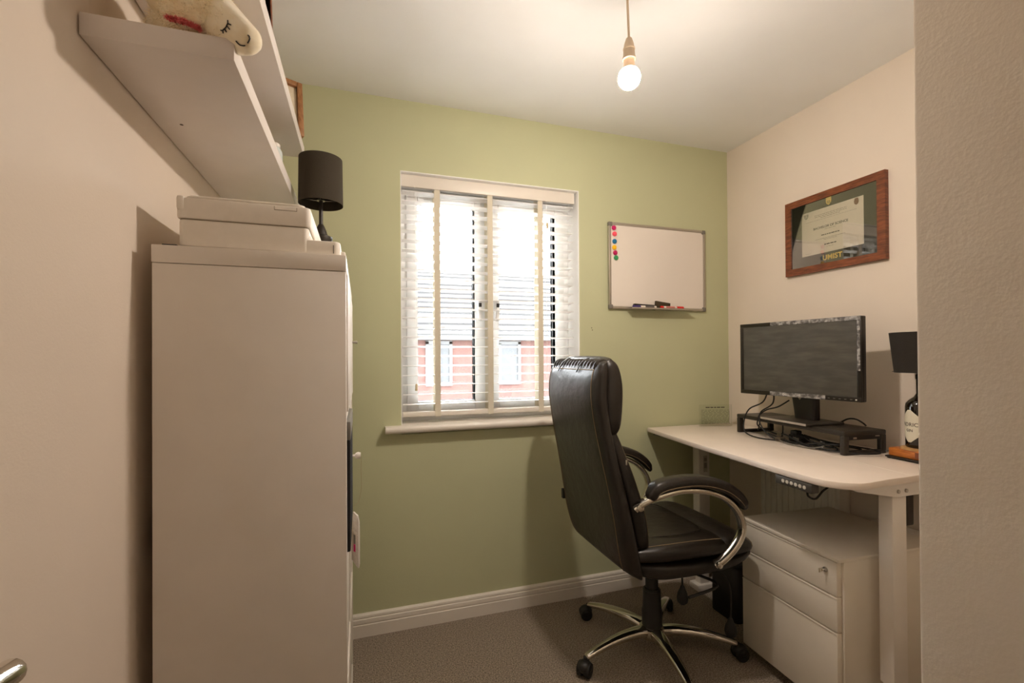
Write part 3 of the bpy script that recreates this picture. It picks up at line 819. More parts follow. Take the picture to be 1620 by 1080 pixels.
def shield(mb, y, z, s, x):
    pts = [(-.5, .5), (.5, .5), (.5, -.05), (.36, -.38), (0, -.62), (-.36, -.38), (-.5, -.05)]
    return mb.prism([(p[0] * s, p[1] * s) for p in pts], 0, .0006, M=wallM(y, z, x))
c1 = part('crest', shield(MB(), 1.647, 1.876, .020, px_), mat('grey_crest_ink', (120, 116, 104), .8), cert)
part('crest_stripe', MB().box(-.004, -.001, -.008, .009, .0005, .0009, M=wallM(1.647, 1.876)).box(.002, .005, -.006, .009, .0005, .0009, M=wallM(1.647, 1.876)), M_PAPER, c1)
c2 = part('crest', shield(MB(), 1.414, 1.874, .019, px_), mat('brown_crest_ink', (120, 84, 60), .8), cert)
part('crest_mantling', MB().ell((px_ - .0004, 1.414, 1.887), (.0004, .009, .005), n=12, m=6), mat('brown_crest_ink', (120, 84, 60), .8), c2)
gx = XR - .0142
gs = part('gold_crest', shield(MB(), 1.537, 1.9165, .025, gx), M_GOLD, DF)
gsm = MB()
for k_ in range(4):
    o_ = -.009 + .0058 * k_
    gsm.prism([(o_ - .0012, .010), (o_ + .0012, .010), (o_ + .0072, -.010), (o_ + .0048, -.010)], .0007, .0011, M=Matrix(wallM(1.539, 1.914, gx)) @ Matrix.Scale(.72, 4))
part('crest_stripe', gsm, M_MAT, gs)
part('crest_crown', MB().box(-.0125, .0125, .0135, .0185, 0, .0006, M=wallM(1.537, 1.9165, gx)), M_GOLD, gs)
part('gold_lettering', text_mb('UMIST', .031, wallM(1.523, 1.6655, gx), .0003, .0009, 1.05), M_GOLD, DF)
part('glass', MB().box(XR - .0175, XR - .0165, fy0 + .02, fy1 - .02, fz0 + .02, fz1 - .02), M_PGLASS, DF)

# ================================================================== RADIATOR
R = thing('radiator', 'white fluted panel radiator on the wall under the desk', 'radiator', (1.97, 1.66, .15))
part('panel', MB().box(1.955, 1.985, 1.462, 1.872, .16, .74, .006), M_RADI, R)
fl_ = MB().box(-.004, .004, -.008, .008, .19, .71, .003).mesh('flute'); fl_.materials.append(M_RADI)
for i in range(12):
    part('flute', fl_, M_RADI, R, loc=Vector((1.953, 1.485 + i * .0333, 0)) - OFF[R.name])
part('top_grille', MB().box(1.955, XR - .006, 1.468, 1.866, .735, .745, .002), M_RADI, R)
for y_ in (1.460, 1.866): part('side_cover', MB().box(1.955, XR - .006, y_, y_ + .008, .16, .745, .002), M_RADI, R)
for y_ in (1.55, 1.75): part('wall_bracket', MB().box(1.985, XR - .001, y_, y_ + .03, .6, .7), M_STEEL, R)
part('pipe', MB().tube([(1.975, 1.452, .20), (1.975, 1.44, .19), (1.975, 1.435, .16), (1.975, 1.435, 0.0)], .0075, 10), M_CHROME, R)
part('valve', MB().cyl((1.975, 1.470, .20), (1.975, 1.41, .20), .014, 16, .003), M_UPVC, R)

# ================================================================== DESK
DZ = .840
DK = thing('standing_desk', 'white height-adjustable desk along the right wall', 'desk', (1.7, 1.57, 0))
top = [(1.462, 2.142)]
for (x, y) in ((1.430, 1.93), (1.397, 1.70), (1.378, 1.50), (1.362, 1.315), (1.349, 1.17)): top.append((x, y))
cx_, cy_, rr_ = 1.447, 1.092, .100
for i in range(9):
    a = math.radians(184 + (274 - 184) * i / 8)
    top.append((cx_ + rr_ * math.cos(a), cy_ + rr_ * math.sin(a)))
top += [(1.55, 1.000), (2.008, 1.010), (2.008, 2.142)]
def split_top(poly, x_of_y, left):
    pass
part('desk_top', MB().prism(top, DZ - .022, DZ, .0035, 2), mat('white_desk_board', (228, 216, 204), .45, scale=10), DK)
part('top_joint', MB().prism([(1.6572, 1.003), (1.6585, 1.003), (1.7995, 1.80), (1.7982, 1.80)], DZ - .0003, DZ + .00035), mat('pale_joint_line', (240, 232, 222), .5), DK)
def leg(x0, x1, y0, y1, z0, rot):
    M = Matrix.Translation(((x0 + x1) / 2, (y0 + y1) / 2, 0)) @ Matrix.Rotation(rot, 4, 'Z')
    hx, hy = (x1 - x0) / 2, (y1 - y0) / 2
    lo = part('leg', MB().box(-hx, hx, -hy, hy, .17, DZ - .024, .004, M=M), M_WHITE, DK)
    part('inner_leg', MB().box(-hx + .005, hx - .005, -hy + .005, hy - .005, .03, .20, .003, M=M), M_WHITE, lo)
    part('foot', MB().box(-.055, .27, -.035, .035, 0, .032, .006, M=M), M_WHITE, DK)
    return lo
l1 = leg(1.593, 1.658, 1.020, 1.064, 0, 0)
l2 = leg(1.678, 1.745, 2.000, 2.050, 0, 0)
part('screw', MB().cyl((1.6045, 1.0205, .182), (1.6045, 1.0185, .182), .003, 10), M_BLACKP, l1)
part('leg_sticker', MB().box(1.704, 1.728, 1.9985, 2.001, .615, .70), mat('pale_grey_sticker', (176, 168, 156), .6), l2)
part('sticker_print', MB().box(1.708, 1.724, 1.9975, 1.9986, .672, .690).box(1.708, 1.724, 1.9975, 1.9986, .635, .662), mat('sticker_ink', (132, 124, 112), .6), l2)
for x_ in (1.70, 1.79): part('cross_rail', MB().box(x_, x_ + .035, 1.06, 2.0, .770, .812, .002), M_BLACKM, DK)
br = MB().prism([(1.405, .8175), (2.0, .8175), (2.0, .775), (1.60, .775), (1.43, .808)], -1.020, -1.012, .001, M=Matrix(((1, 0, 0, 0), (0, 0, -1, 0), (0, 1, 0, 0), (0, 0, 0, 1))))
bro = part('side_bracket', br, M_WHITE, DK)
for x in (1.606, 1.642):
    part('bolt', MB().cyl((x, 1.0125, .793), (x, 1.0075, .793), .0062, 12, .001), M_STEEL, bro)
brf = MB().prism([(1.50, .8175), (2.0, .8175), (2.0, .775), (1.65, .775), (1.52, .808)], -2.062, -2.054, .001, M=Matrix(((1, 0, 0, 0), (0, 0, -1, 0), (0, 1, 0, 0), (0, 0, 0, 1))))
part('side_bracket', brf, M_WHITE, DK)
# hand controller under the front edge
Mc = frameM((1.3545, 1.238, .787), Vector((-.012, -.150, 0)), Vector((-.006, 0, 1)))
cp = part('control_panel', MB().box(0, .145, .0, .029, -.03, 0, .003, M=Mc), mat('dark_grey_control', (66, 62, 56), .5), DK)
for i in range(6):
    part('button', MB().lathe([(.0062, 0), (.0062, .0014), (.004, .002), (0, .002)], Mc @ Vector((.034 + .017 * i, .0145, -.0005)), 14, Mc.to_3x3()), mat('pale_button', (206, 200, 188), .4), cp)
part('control_cable', MB().tube([Mc @ Vector((.118, .003, -.012)), Mc @ Vector((.120, -.014, -.014)), Mc @ Vector((.132, -.020, -.03)), (1.43, 1.12, .785), (1.50, 1.12, .813)], .0032, 8, k=5), M_RUBBER, DK)
part('clip', MB().box(1.470, 1.485, 2.05, 2.10, .808, .8175), M_BLACKP, DK)
part('motor_box', MB().box(1.80, 1.86, 1.12, 1.19, .62, .77, .006), M_BLACKM, DK)
part('cable_loop', MB().tube([(1.60, 1.20, .812), (1.585, 1.215, .785), (1.56, 1.22, .775), (1.555, 1.20, .79), (1.58, 1.18, .812)], .006, 8, k=5), M_GREYP, DK)

# ---- monitor riser
ux, uy = Vector((.089, .996, 0)), Vector((.996, -.089, 0))     # along the desk, towards the wall
RO = Vector((1.744, 1.284, DZ))
def RM(): return Matrix(((ux.x, uy.x, 0, RO.x), (ux.y, uy.y, 0, RO.y), (0, 0, 1, RO.z), (0, 0, 0, 1)))
RMm = RM()
RL, RD, RH = .585, .205, .092
RS = thing('monitor_riser', 'dark brown monitor riser standing on the white desk', 'monitor stand', tuple(RO + ux * .29 + uy * .1))
part('top', MB().box(0, RL, 0, RD, RH - .019, RH, .005, 3, M=RMm), M_BLACKM, RS)
for k_, x0 in enumerate((0.0, RL - .020)):
    e_ = MB()
    e_.box(x0, x0 + .020, 0, .026, 0, RH - .017, .005, 3, M=RMm).box(x0, x0 + .020, RD - .026, RD, 0, RH - .017, .005, 3, M=RMm).box(x0, x0 + .020, .008, RD - .008, 0, .015, .003, M=RMm)
    part('end_frame', e_, M_BLACKM, RS)
part('apron', MB().box(.001, .018, .02, RD - .02, RH - .034, RH - .017, M=RMm), M_BLACKP, RS)
part('port_slot', MB().box(-.0006, .003, RD - .055, RD - .035, RH - .024, RH - .020, M=RMm), M_STEEL, RS)
part('port_slot', MB().box(-.0006, .003, .045, .060, RH - .030, RH - .024, M=RMm), M_ALU, RS)

# ---- monitor
MN, MF = Vector((1.802, 1.255, 0)), Vector((1.748, 1.787, 0))
mx = (MF - MN).normalized()
mx_l = -mx                                                    # screen left-to-right as seen = far to near
mn = Vector((mx_l.y, -mx_l.x, 0))                             # out of the screen
if mn.x > 0: mn = -mn
MW, MH = (MF - MN).length, .330
MM = frameM((MF.x, MF.y, 1.043), mx_l, (0, 0, 1))
if MM.to_3x3().col[2].dot(mn) < 0: print('flip')
RT_ = RO.z + RH
MO = thing('monitor', 'black desktop monitor on the dark riser', 'monitor', (1.80, 1.53, RT_))
hs = part('housing', MB().box(0, MW, 0, MH, -.030, -.0015, .004, M=MM).box(.10, MW - .10, .05, MH - .05, -.052, -.028, .012, M=MM), M_BLACKP, MO)
bz = .017
mbz = MB()
mbz.box(0, MW, MH - bz, MH, -.004, .003, .002, M=MM).box(0, MW, 0, bz + .002, -.004, .003, .002, M=MM).box(0, bz, bz, MH - bz, -.004, .003, .002, M=MM).box(MW - bz, MW, bz, MH - bz, -.004, .003, .002, M=MM)
bezel = part('bezel', mbz, mat('black_gloss_bezel', (30, 26, 20), .3), MO)
part('screen', MB().box(bz - .001, MW - bz + .001, bz, MH - bz, -.003, .0006, M=MM), M_SCREEN, MO)
for (a, b, c_, d) in ((.16, MW - .001, MH - bz + .001, MH - .001), (MW - bz + .003, MW - .004, .12, MH - bz), (.155, .40, .001, bz + .001)):
    part('protective_film', MB().box(a, b, c_, d, .003, .0036, M=MM), M_FILM, bezel, 'peeling clear film on the bezel')
part('logo', text_mb('DELL', .0125, MM @ Matrix.Translation((.232, .0085, .0042)), .0003, .0003, 1.05), mat('silver_logo', (228, 226, 222), .3), bezel)
for i in range(5):
    part('button', MB().box(MW - .125 + .021 * i, MW - .117 + .021 * i, .007, .0095, .003, .0045, .0005, M=MM), M_GREYP, bezel)
part('power_light', MB().box(MW - .022, MW - .016, .006, .011, .003, .0042, .001, M=MM), mat('white_power_mark', (216, 212, 206), .4), bezel)
# stand
nk = Vector((1.838, 1.535, 0))
bvx, bvy = ux, uy
NM = Matrix(((bvx.x, bvy.x, 0, nk.x), (bvx.y, bvy.y, 0, nk.y), (0, 0, 1, 0), (0, 0, 0, 1)))
def sec4(z, hw, y0, y1):
    return (NM @ Vector((0, (y0 + y1) / 2, z)), bvx * hw, bvy * ((y1 - y0) / 2))
neck = MB().loft([sec4(RT_ + .010, .052, .005, .045), sec4(RT_ + .05, .056, .003, .040), sec4(RT_ + .10, .062, .0, .034), sec4(RT_ + .20, .062, -.004, .028), sec4(RT_ + .26, .05, -.004, .02)], 24, 6)
no = part('neck', neck, mat('dark_maroon_black_plastic', (24, 17, 15), .35), MO)
bp_ = MB().box(-.120, .125, -.105, .09, RT_, RT_ + .012, .004, M=NM)
part('stand_base', bp_, mat('dark_gunmetal', (50, 46, 40), .3), MO)
part('base_edge', MB().box(-.121, .126, -.1065, -.1045, RT_ + .002, RT_ + .011, .0008, M=NM), mat('silver_edge', (190, 182, 174), .35, .4), MO)
part('cable_hole', MB().prism([(-.016, .0), (.016, .0), (0, -.016)], -.0008, .0008, M=frameM(NM @ Vector((.012, -.0022, RT_ + .112)), -bvx, (0, 0, 1))), mat('pale_cutout', (196, 186, 172), .6), no)

# ---- cables
def cable(label, pts, r=.0032, m=M_RUBBER, group='black cables on the desk', name='cable'):
    return solo(name, MB().tube(pts, r, 8, k=7), m, label, 'cable', group=group, base=pts[0])
CBT = thing('cable_bundle', 'tangled bundle of thin dark cables lying on the desk beneath the riser', 'cables', tuple(RMm @ Vector((.2, .02, 0))))
def strand(pts, r=.0032, m=M_RUBBER, label=None):
    return part('cable', MB().tube(pts, r, 8, k=7), m, CBT, label)
def rp(a, b, z): return RMm @ Vector((a, b, z))
cable('black cable looping from the monitor back round the riser front, leftmost loop', [(1.785, 1.66, 1.08), rp(.40, -.005, .17), rp(.46, -.03, .13), rp(.49, -.035, .07), rp(.47, -.045, .02), rp(.40, -.04, .005), rp(.32, .0, .004), rp(.28, .05, .004), rp(.22, .09, .01)])
cable('black cable crossing over the riser front beside the leftmost loop', [(1.79, 1.64, 1.08), rp(.37, .02, .165), rp(.42, .0, .12), rp(.415, -.012, .07), rp(.36, -.01, .02), rp(.29, .01, .005), rp(.20, .04, .006), rp(.10, .06, .01)])
cable('black cable running from the monitor neck to the left over the riser', [tuple(nk + Vector((-.012, .055, RT_ + .09))), rp(.35, .03, .15), rp(.40, .015, .132), rp(.425, .0, .108), rp(.432, -.006, .085), rp(.43, -.004, .05), rp(.38, .05, .02)])
cable('black cable with loose end hanging at the far riser frame', [rp(.47, .06, .09), rp(.478, .045, .065), rp(.482, .04, .035), rp(.486, .038, .022)], .0026)
strand([rp(.20, .02, .006), rp(.10, .0, .008), rp(.02, .02, .008), rp(-.03, .08, .009), rp(-.035, .13, .012), rp(.02, .15, .014), rp(.12, .10, .02), rp(.20, .06, .03), rp(.26, .04, .026)])
strand([rp(.40, .02, .022), rp(.30, -.005, .016), rp(.22, -.01, .012), rp(.14, .005, .006), rp(.05, .04, .005), rp(.08, .10, .006), rp(.18, .12, .012), rp(.28, .10, .03)])
strand([rp(.34, .01, .012), rp(.27, -.02, .006), rp(.20, -.025, .0045), rp(.13, -.01, .006), rp(.10, .02, .02), rp(.14, .04, .03)], .0026, M_GREYP, 'thin grey cable')
cable('black cable arching behind the monitor base at the right', [rp(.16, .16, .098), rp(.13, .17, .118), rp(.10, .175, .12), rp(.075, .18, .108), rp(.07, .19, .097)], .0034)
cable('flat grey cable curving from the riser to the wooden lamp base', [rp(-.01, .19, .012), rp(-.06, .185, .024), rp(-.10, .17, .022), rp(-.125, .155, .008)], .004, mat('blue_grey_cable', (96, 100, 96), .5))
strand([rp(.33, .03, .03), rp(.27, .0, .034), rp(.20, -.012, .022), rp(.13, -.006, .008), rp(.06, .02, .006), rp(.09, .06, .012), rp(.17, .05, .03), rp(.24, .03, .038)], .0034)
strand([rp(.345, .05, .068), rp(.34, .045, .04), rp(.33, .03, .012), rp(.28, -.008, .010), rp(.21, -.02, .010), rp(.15, -.004, .018), rp(.11, .03, .03)], .0028)
strand([rp(.24, .05, .04), rp(.17, .02, .026), rp(.11, .012, .024), rp(.06, .03, .03), rp(.035, .08, .022), rp(.05, .14, .008)], .0036)
pb = thing('power_adapter', 'black power adapter with plug among the cables under the riser', 'adapter', tuple(rp(.30, .08, 0)))
part('body', MB().box(.25, .32, .055, .10, .0005, .030, .004, M=RMm), M_BLACKP, pb)
part('plug', MB().box(.265, .30, .045, .075, .030, .052, .004, M=RMm), M_BLACKP, pb)
part('label', MB().box(.262, .295, .0542, .0552, .010, .022, M=RMm), M_ALU, pb)
hb = thing('usb_hub', 'small grey hub at the front of the cable pile on the desk', 'hub', tuple(rp(.30, .0, 0)))
part('body', MB().box(.295, .325, -.012, .02, .0005, .020, .004, M=RMm), mat('grey_brown_hub', (92, 80, 64), .5), hb)
part('port', MB().box(.302, .318, -.0128, -.0115, .007, .013, M=RMm), M_BLACKP, hb)

# ---- acrylic sheet
AM = frameM((1.752, 2.085, DZ), Vector((.17, -.052, 0)), (0, 0, 1))
AC = thing('acrylic_sign', 'clear acrylic sheet with printed lines standing at the desk back', 'sign', (1.83, 2.05, DZ))
part('sheet', MB().box(0, .178, .001, .118, -.0015, .0015, M=AM), M_ACRYL, AC)
tl = MB()
for r_ in range(11):
    z = .088 - r_ * .0072
    x = .010; rr = random.Random(r_ + 50)
    while x < .166:
        l = min(rr.uniform(.008, .024), .168 - x)
        tl.box(x, x + l, z - .0008, z + .0008, .0015, .0018, M=AM)
        x += l + .005
part('printed_lines', tl, mat('grey_print_ink', (74, 72, 60), .8), AC)
hl = MB(); x = .035
for wd in (.022, .016, .012, .018, .020): hl.box(x, x + wd, .100, .105, .0015, .0018, M=AM); x += wd + .004
part('heading', hl, M_INK, AC)

# ---- bottle lamp
LX, LY = 1.922, 1.135
BLm = thing('bottle_lamp', 'dark bottle lamp with black shade on a wooden block at desk end', 'lamp', (LX, LY, DZ))
WM = Matrix.Translation((LX, LY, DZ)) @ Matrix.Rotation(math.radians(-4), 4, 'Z')
part('tray', MB().box(-.066, .07, -.082, .078, .004, .010, .002, M=WM), M_BLACKM, BLm)
for (a, b) in ((-.060, -.07), (-.060, .066), (.06, -.07), (.06, .066)):
    part('foot', MB().box(a, a + .01, b, b + .008, 0, .005, M=WM), M_BLACKM, BLm)
wbk = MB().box(-.056, .066, -.072, .072, .010, .040, .004, M=WM)
wk = part('wood_block', wbk, M_PINE, BLm)
part('end_grain', MB().box(-.0568, -.0555, -.045, -.020, .016, .036, M=WM), mat('dark_end_grain', (110, 56, 18), .5), wk)
part('collar', MB().lathe([(.058, .040), (.058, .046), (.050, .048), (0, .048)], (LX, LY, DZ), 24), mat('pale_pine', (190, 150, 96), .5, col2=(150, 106, 58), scale=20), wk)
bz_ = DZ + .048
bt = part('bottle', MB().lathe([(.0, bz_), (.040, bz_), (.043, bz_ + .004), (.043, bz_ + .145), (.041, bz_ + .158), (.032, bz_ + .170), (.018, bz_ + .182), (.011, bz_ + .195), (.011, bz_ + .245), (.013, bz_ + .247), (.013, bz_ + .262), (0, bz_ + .272)], (LX, LY, 0), 36), M_BOTTLE, BLm)
# diamond label wrapped on the bottle, facing the room
la = math.radians(166)
lv, lf = [], []
NX, NZ = 14, 12
hw_, hh_ = .046, .058
lz = bz_ + .078
for i in range(NZ + 1):
    zz = -hh_ + 2 * hh_ * i / NZ
    half = hw_ * min(1.0, (1 - abs(zz) / hh_) * 1.35 + .12)
    for j_ in range(NX + 1):
        s_ = -half + 2 * half * j_ / NX
        a = la + s_ / .0434
        lv.append((LX + .0434 * math.cos(a), LY + .0434 * math.sin(a), lz + zz))
for i in range(NZ):
    for j_ in range(NX): lf.append((i * (NX + 1) + j_, i * (NX + 1) + j_ + 1, (i + 1) * (NX + 1) + j_ + 1, (i + 1) * (NX + 1) + j_))
lb = part('bottle_label', MB().add(lv, lf), M_LABEL, bt)
def wrap_text(body, size, zc, bold=.0002):
    tm = text_mb(body, size, Matrix.Identity(4), 0.0, bold, 1.05)
    out = []
    for p in tm.v:
        a = la + p.x / .0438
        out.append(Vector((LX + .0438 * math.cos(a), LY + .0438 * math.sin(a), zc + p.y)))
    tm.v = out
    return tm
part('label_text', wrap_text("HENDRICK'S", .0185, lz + .005), M_INK, lb)
part('label_text', wrap_text('GIN', .0135, lz - .016), M_INK, lb)
drum_z0, drum_z1 = 1.158, 1.304
bs = part('lamp_shade', drum(MB(), (LX, LY), .073, .087, drum_z0, drum_z1, n=56), mat('black_brown_shade_fabric', (32, 25, 17), .85, scale=160, bump=.3, bscale=700), BLm)
cr_ = MB().cyl((LX, LY, bz_ + .258), (LX, LY, bz_ + .33), .011, 16, .003)
for i in range(3):
    a = 2 * PI * i / 3
    cr_.tube([(LX + .013 * math.cos(a), LY + .013 * math.sin(a), drum_z0 + .01), (LX + .078 * math.cos(a), LY + .078 * math.sin(a), drum_z0 + .003)], .0012, 6)
part('shade_carrier', cr_, M_BLACKM, bs)

# ================================================================== DRAWER PEDESTAL
PD = thing('drawer_pedestal', 'white three-drawer metal pedestal under the desk', 'drawer unit', (1.70, 1.31, 0))
pa = Vector((1.466, 1.100, 0)); pbv = Vector((1.488, 1.524, 0))
pu = (pbv - pa).normalized(); pv = Vector((pu.y, -pu.x, 0))
PMm = Matrix(((pu.x, pv.x, 0, pa.x), (pu.y, pv.y, 0, pa.y), (0, 0, 1, 0), (0, 0, 0, 1)))
PWd, PDp, PH = (pbv - pa).length, .455, .562
body_ = part('body', MB().box(.001, PWd - .001, .022, PDp, .045, PH - .012, .002, M=PMm), mat('white_steel', (226, 219, 206), .4, scale=10), PD)
part('top', MB().box(-.001, PWd + .001, -.002, PDp + .001, PH - .012, PH, .002, M=PMm), mat('white_steel', (0, 0, 0)), PD)
for k_, (z0, z1) in enumerate(((.048, .317), (.321, .433), (.437, PH - .0145))):
    d_ = part('drawer', MB().box(.008, PWd - .002, .0, .020, z0, z1, .0015, M=PMm), mat('white_steel', (0, 0, 0)), PD)
    part('drawer_lip', MB().box(.008, PWd - .002, -.004, .003, z0, z0 + .003, M=PMm) if False else MB().box(.009, PWd - .003, -.0015, .001, z1 - .006, z1 - .0005, .0005, M=PMm), mat('white_steel', (0, 0, 0)), d_)
    if k_ == 2:
        lk = part('lock', MB().cyl(PMm @ Vector((.046, -.001, PH - .050)), PMm @ Vector((.046, -.007, PH - .050)), .0085, 16, .002), M_STEEL, d_)
        part('key', MB().cyl(PMm @ Vector((.046, -.006, PH - .050)), PMm @ Vector((.046, -.018, PH - .050)), .003, 10).box(.0450, .0470, -.030, -.016, PH - .057, PH - .043, .0008, M=PMm), M_CHROME, lk)
for (a, b) in ((.04, .07), (PWd - .04, .07), (.04, PDp - .06), (PWd - .04, PDp - .06)):
    p_ = PMm @ Vector((a, b, 0))
    part('caster', MB().cyl((p_.x - .012, p_.y, .022), (p_.x + .012, p_.y, .022), .022, 18, .003).box(p_.x - .008, p_.x + .008, p_.y - .01, p_.y + .01, .02, .047), M_BLACKP, PD)
BB = thing('storage_crate', 'white lidded box on the floor behind the near desk leg', 'box', (1.97, 1.2, 0))
part('body', MB().box(1.938, 2.003, 1.08, 1.33, 0, .535, .003), mat('brown_board', (74, 60, 38), .8), BB)
part('lid', MB().box(1.936, 2.0045, 1.078, 1.332, .535, .558, .002), M_WHITE, BB)
BN = thing('waste_bin', 'dark brown bin on the carpet beneath the desk', 'bin', (1.70, 1.80, 0))
part('body', MB().prism(rrect(1.615, 1.80, 1.69, 1.86, .03), 0.0, .255, .004), mat('dark_brown_plastic', (24, 18, 12), .6), BN)
part('rim', MB().prism(rrect(1.610, 1.805, 1.685, 1.865, .032), .255, .272, .004), M_BLACKP, BN)

# ================================================================== OFFICE CHAIR (local: +x forward, +y = far side)
CH = thing('office_chair', 'dark leather executive swivel chair with chrome arms facing the desk', 'chair', (1.148, 1.660, 0), math.radians(-1.0))
V = Vector
def bsec(xo, z, th, hw, ang):
    """back section: outer point xo at height z, thickness th, half width hw, spine leaning ang"""
    n = V((math.cos(ang), 0, math.sin(ang)))       # through the thickness, forwards
    return (V((xo, 0, z)) + n * (th / 2), V((0, hw, 0)), n * (th / 2))
shell_k = [bsec(-.182, .420, .072, .125, -.75), bsec(-.224, .434, .088, .188, -.55), bsec(-.262, .468, .098, .238, -.38), bsec(-.286, .545, .090, .257, -.24), bsec(-.303, .650, .078, .260, -.15), bsec(-.322, .760, .072, .253, -.18), bsec(-.346, .880, .068, .244, -.17), bsec(-.366, .985, .066, .238, -.12), bsec(-.378, 1.080, .068, .236, -.02), bsec(-.372, 1.150, .066, .232, .10), bsec(-.352, 1.190, .050, .222, .35)]
shell = interp_secs(shell_k, 5)
part('back_shell', MB().loft(dome(shell, depth=.014), 40, 3.8), M_LEATHER, CH)
cush_k = [bsec(-.190, .500, .07, .185, -.35), bsec(-.222, .560, .095, .215, -.22), bsec(-.250, .660, .105, .225, -.17), bsec(-.282, .790, .095, .222, -.18), bsec(-.308, .900, .075, .212, -.16), bsec(-.322, .965, .06, .200, -.12)]
cush = interp_secs(cush_k, 5)
bc = part('back_cushion', MB().loft(dome(cush, depth=.02), 36, 3.6), M_LEATHER, CH)
head_k = [bsec(-.326, .930, .055, .190, -.12), bsec(-.340, .975, .095, .218, -.12), bsec(-.348, 1.050, .112, .226, -.03), bsec(-.345, 1.120, .110, .224, .05), bsec(-.335, 1.175, .085, .216, .18), bsec(-.325, 1.200, .05, .200, .4)]
head = interp_secs(head_k, 5)
hc_ = part('headrest_cushion', MB().loft(dome(head, depth=.012), 36, 3.6), M_LEATHER, CH)
for s_ in (1, -1):
    # piping along the outer back edges, and along cushion edges
    part('piping', MB().tube([sec_pt(q, math.radians(180 + 45) if s_ < 0 else math.radians(-45), 3.8, 1.004) for q in shell[6:-2]], .0016, 6), M_STITCH, CH)
    part('piping', MB().tube([sec_pt(q, math.radians(180 - 35) if s_ < 0 else math.radians(35), 3.6, 1.004) for q in cush[3:-2]], .0014, 6), M_STITCH, bc)
top_arc = [sec_pt(shell[-3], math.radians(180 + 45 + i * 9), 3.8, 1.006) for i in range(11)]
part('piping', MB().tube(top_arc, .0018, 6), M_STITCH, CH)
# gathered folds over the top edge
for i in range(15):
    y = -.185 + .37 * i / 14
    part('gather_fold', MB().tube([(-.352, y, 1.178), (-.338, y + .002, 1.199), (-.315, y + .003, 1.206), (-.29, y + .002, 1.200)], [.007, .0105, .010, .006], 8, k=4), M_LEATHER, hc_)
for y in (-.075, .10):
    part('seam', MB().tube([(-.372, y, 1.165), (-.349, y, 1.200), (-.315, y, 1.2165), (-.27, y * .98, 1.195), (-.243, y * .96, 1.14), (-.238, y * .95, 1.05)], .0026, 6, k=5), M_LEATHER, hc_)
part('side_label', MB().box(-.292, -.266, .243, .262, .588, .630, .001), M_BLACKP, CH, 'small black brand tag')
part('zip_pull', MB().box(-.268, -.262, -.2535, -.248, .845, .862, .001), M_ALU, CH)
# seat
def ssec(x, z0, z1, hw): return (V((x, 0, (z0 + z1) / 2)), V((0, hw, 0)), V((0, 0, (z1 - z0) / 2)))
base_k = [ssec(-.190, .412, .468, .185), ssec(-.12, .399, .475, .234), ssec(.0, .402, .470, .252), ssec(.15, .410, .470, .254), ssec(.235, .425, .475, .248), ssec(.282, .445, .490, .236)]
part('seat_base', MB().loft(dome(interp_secs(base_k, 4), depth=.016), 40, 4.0), M_LEATHER, CH)
seat_k = [ssec(-.20, .465, .530, .215), ssec(-.10, .462, .545, .245), ssec(.02, .462, .548, .254), ssec(.11, .462, .545, .256), ssec(.155, .465, .540, .252)]
seat = interp_secs(seat_k, 5)
sc_ = part('seat_cushion', MB().loft(dome(seat, depth=.02), 40, 3.4), M_LEATHER, CH)
roll_k = [ssec(.140, .450, .540, .235), ssec(.185, .440, .550, .252), ssec(.235, .440, .548, .250), ssec(.278, .448, .530, .242), ssec(.298, .462, .512, .230)]
roll = interp_secs(roll_k, 4)
sr = part('seat_front_roll', MB().loft(dome(roll, depth=.010), 40, 3.2), M_LEATHER, CH)
for an in (215, 325, 145, 35):
    part('piping', MB().tube([sec_pt(q, math.radians(an), 3.4, 1.004) for q in seat], .0014, 6), M_STITCH, sc_)
part('piping', MB().tube([sec_pt(roll[-3], math.radians(180 + i * 15 * -1), 3.2, 1.01) for i in range(13)], .0014, 6), M_STITCH, sr)
cp_ = [V((-.19, -.13, .532)), V((-.05, -.175, .546)), V((.06, -.18, .549)), V((.125, -.14, .548)), V((.135, 0, .548)), V((.125, .14, .548)), V((.06, .18, .549)), V((-.05, .175, .546)), V((-.19, .13, .532))]
part('seat_seam', MB().tube(cp_, .0022, 6, k=5), M_LEATHER, sc_)
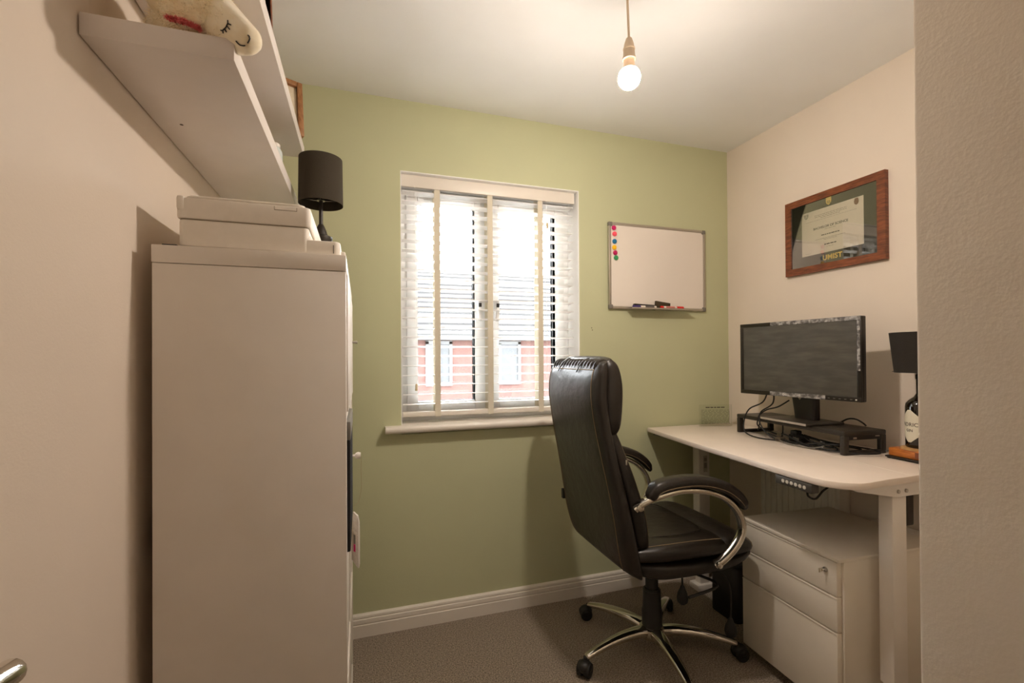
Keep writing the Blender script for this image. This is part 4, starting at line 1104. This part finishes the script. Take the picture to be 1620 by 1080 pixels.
# arms
for s_ in (-1, 1):
    y = .300 * s_
    arm_path = [(-.250, y * .93, .700), (-.225, y * .97, .722), (-.17, y, .742), (-.08, y, .753), (.02, y, .742), (.10, y, .712), (.155, y, .665), (.182, y, .610), (.176, y, .565), (.145, y * .99, .520), (.105, y * .95, .478), (.085, y * .91, .462)]
    a_ = part('armrest_frame', MB().tube(arm_path, .017, 16, k=5, flat=(1.0, .62), up=(0, 1, 0)), M_CHROME, CH, 'polished chrome arm')
    part('arm_bolt', MB().cyl((-.240, y * .93 + s_ * .012, .708), (-.240, y * .93 + s_ * .024, .708), .013, 16, .003), M_CHROME, a_)
    part('arm_bolt', MB().cyl((.090, y * .92 + s_ * .008, .466), (.090, y * .92 + s_ * .022, .466), .012, 16, .003), M_CHROME, a_)
    pk = [(-.200, .745, .018, .022), (-.175, .772, .021, .029), (-.10, .784, .021, .031), (.0, .780, .021, .032), (.09, .755, .021, .032), (.145, .722, .021, .031), (.178, .690, .019, .027), (.190, .672, .012, .018)]
    keys = []
    for i, (x, z, hh, hw) in enumerate(pk):
        a0 = pk[max(0, i - 1)]; a1 = pk[min(len(pk) - 1, i + 1)]
        tn = V((a1[0] - a0[0], 0, a1[1] - a0[1])).normalized()
        nn = V((-tn.z, 0, tn.x))
        keys.append((V((x, y, z)), V((0, hw, 0)), nn * hh))
    ps = interp_secs(keys, 5)
    pad = part('armrest_pad', MB().loft(dome(ps, depth=.012), 28, 3.0), M_LEATHER, CH)
    part('piping', MB().tube([sec_pt(q, math.radians(180 + 20), 3.0, 1.006) for q in ps[2:-2]], .0011, 6), M_STITCH, pad)
    part('piping', MB().tube([sec_pt(q, math.radians(-20), 3.0, 1.006) for q in ps[2:-2]], .0011, 6), M_STITCH, pad)
# mechanism, gas lift
part('tilt_mechanism', MB().box(-.11, .10, -.07, .07, .375, .410, .006).box(-.05, .05, -.045, .045, .345, .378, .01), M_BLACKM, CH)
part('gas_lift', MB().lathe([(.026, .20), (.026, .36), (.0, .36)], (0, 0, 0), 24), M_BLACKP, CH)
part('lift_cover', MB().lathe([(.034, .255), (.030, .262), (.0, .262)], (0, 0, 0), 24).lathe([(.041, .095), (.041, .175), (.038, .18), (.036, .255), (.0, .255)], (0, 0, 0), 24), M_BLACKP, CH)
part('recline_lever', MB().tube([(.06, -.05, .380), (.09, -.15, .375), (.12, -.225, .372), (.10, -.255, .365), (-.02, -.262, .352)], .0055, 8, k=5), M_BLACKP, CH)
def bulb(nm, c0, hose):
    h_ = part('pump_hose', MB().tube(hose, .004, 8, k=5), M_RUBBER, CH)
    part('pump_bulb', MB().lathe([(.004, .052), (.008, .047), (.011, .038), (.019, .020), (.0225, .002), (.020, -.014), (.010, -.024), (0, -.026)], c0, 20), M_RUBBER, h_)
bulb('a', (.075, -.10, .255), [(.02, -.08, .395), (.05, -.09, .375), (.072, -.098, .35), (.075, -.10, .305)])
bulb('b', (.205, -.215, .165), [(.12, -.20, .41), (.17, -.21, .39), (.200, -.215, .34), (.208, -.215, .28), (.205, -.215, .215)])
# five-star base
hubz = .098
part('hub', MB().lathe([(.030, .062), (.052, .066), (.056, .085), (.052, .104), (.044, .110), (0, .110)], (0, 0, 0), 28), M_CHROME, CH)
A0 = -28.7
for k_ in range(5):
    a = math.radians(A0 + 72 * k_ + 1.0)
    d = V((math.cos(a), math.sin(a), 0)); s_ = V((-d.y, d.x, 0))
    ks = []
    for (r, z, hw, hh) in ((.035, .090, .028, .020), (.09, .096, .026, .019), (.16, .096, .0225, .0165), (.23, .088, .019, .014), (.29, .076, .0165, .012), (.325, .067, .015, .010)):
        ks.append((d * r + V((0, 0, z)), s_ * hw, V((0, 0, hh))))
    part('base_leg', MB().loft(dome(interp_secs(ks, 4), depth=.006), 20, 2.6), M_CHROME, CH, 'polished chrome base leg')
    ca = a + random.uniform(-.9, .9)
    cdv = V((math.cos(ca), math.sin(ca), 0)); csd = V((-cdv.y, cdv.x, 0))
    cp0 = d * .330
    wc = cp0 + cdv * .012 + V((0, 0, .027))
    cs = part('caster', MB().cyl(cp0 + V((0, 0, .035)), cp0 + V((0, 0, .068)), .010, 12, .001).ell(wc + V((0, 0, .010)), (.030, .030, .024), n=18, m=10), M_BLACKP, CH)
    for q in (-1, 1):
        part('wheel', MB().cyl(wc + csd * (q * .005), wc + csd * (q * .026), .027, 22, .005), M_RUBBER, cs)
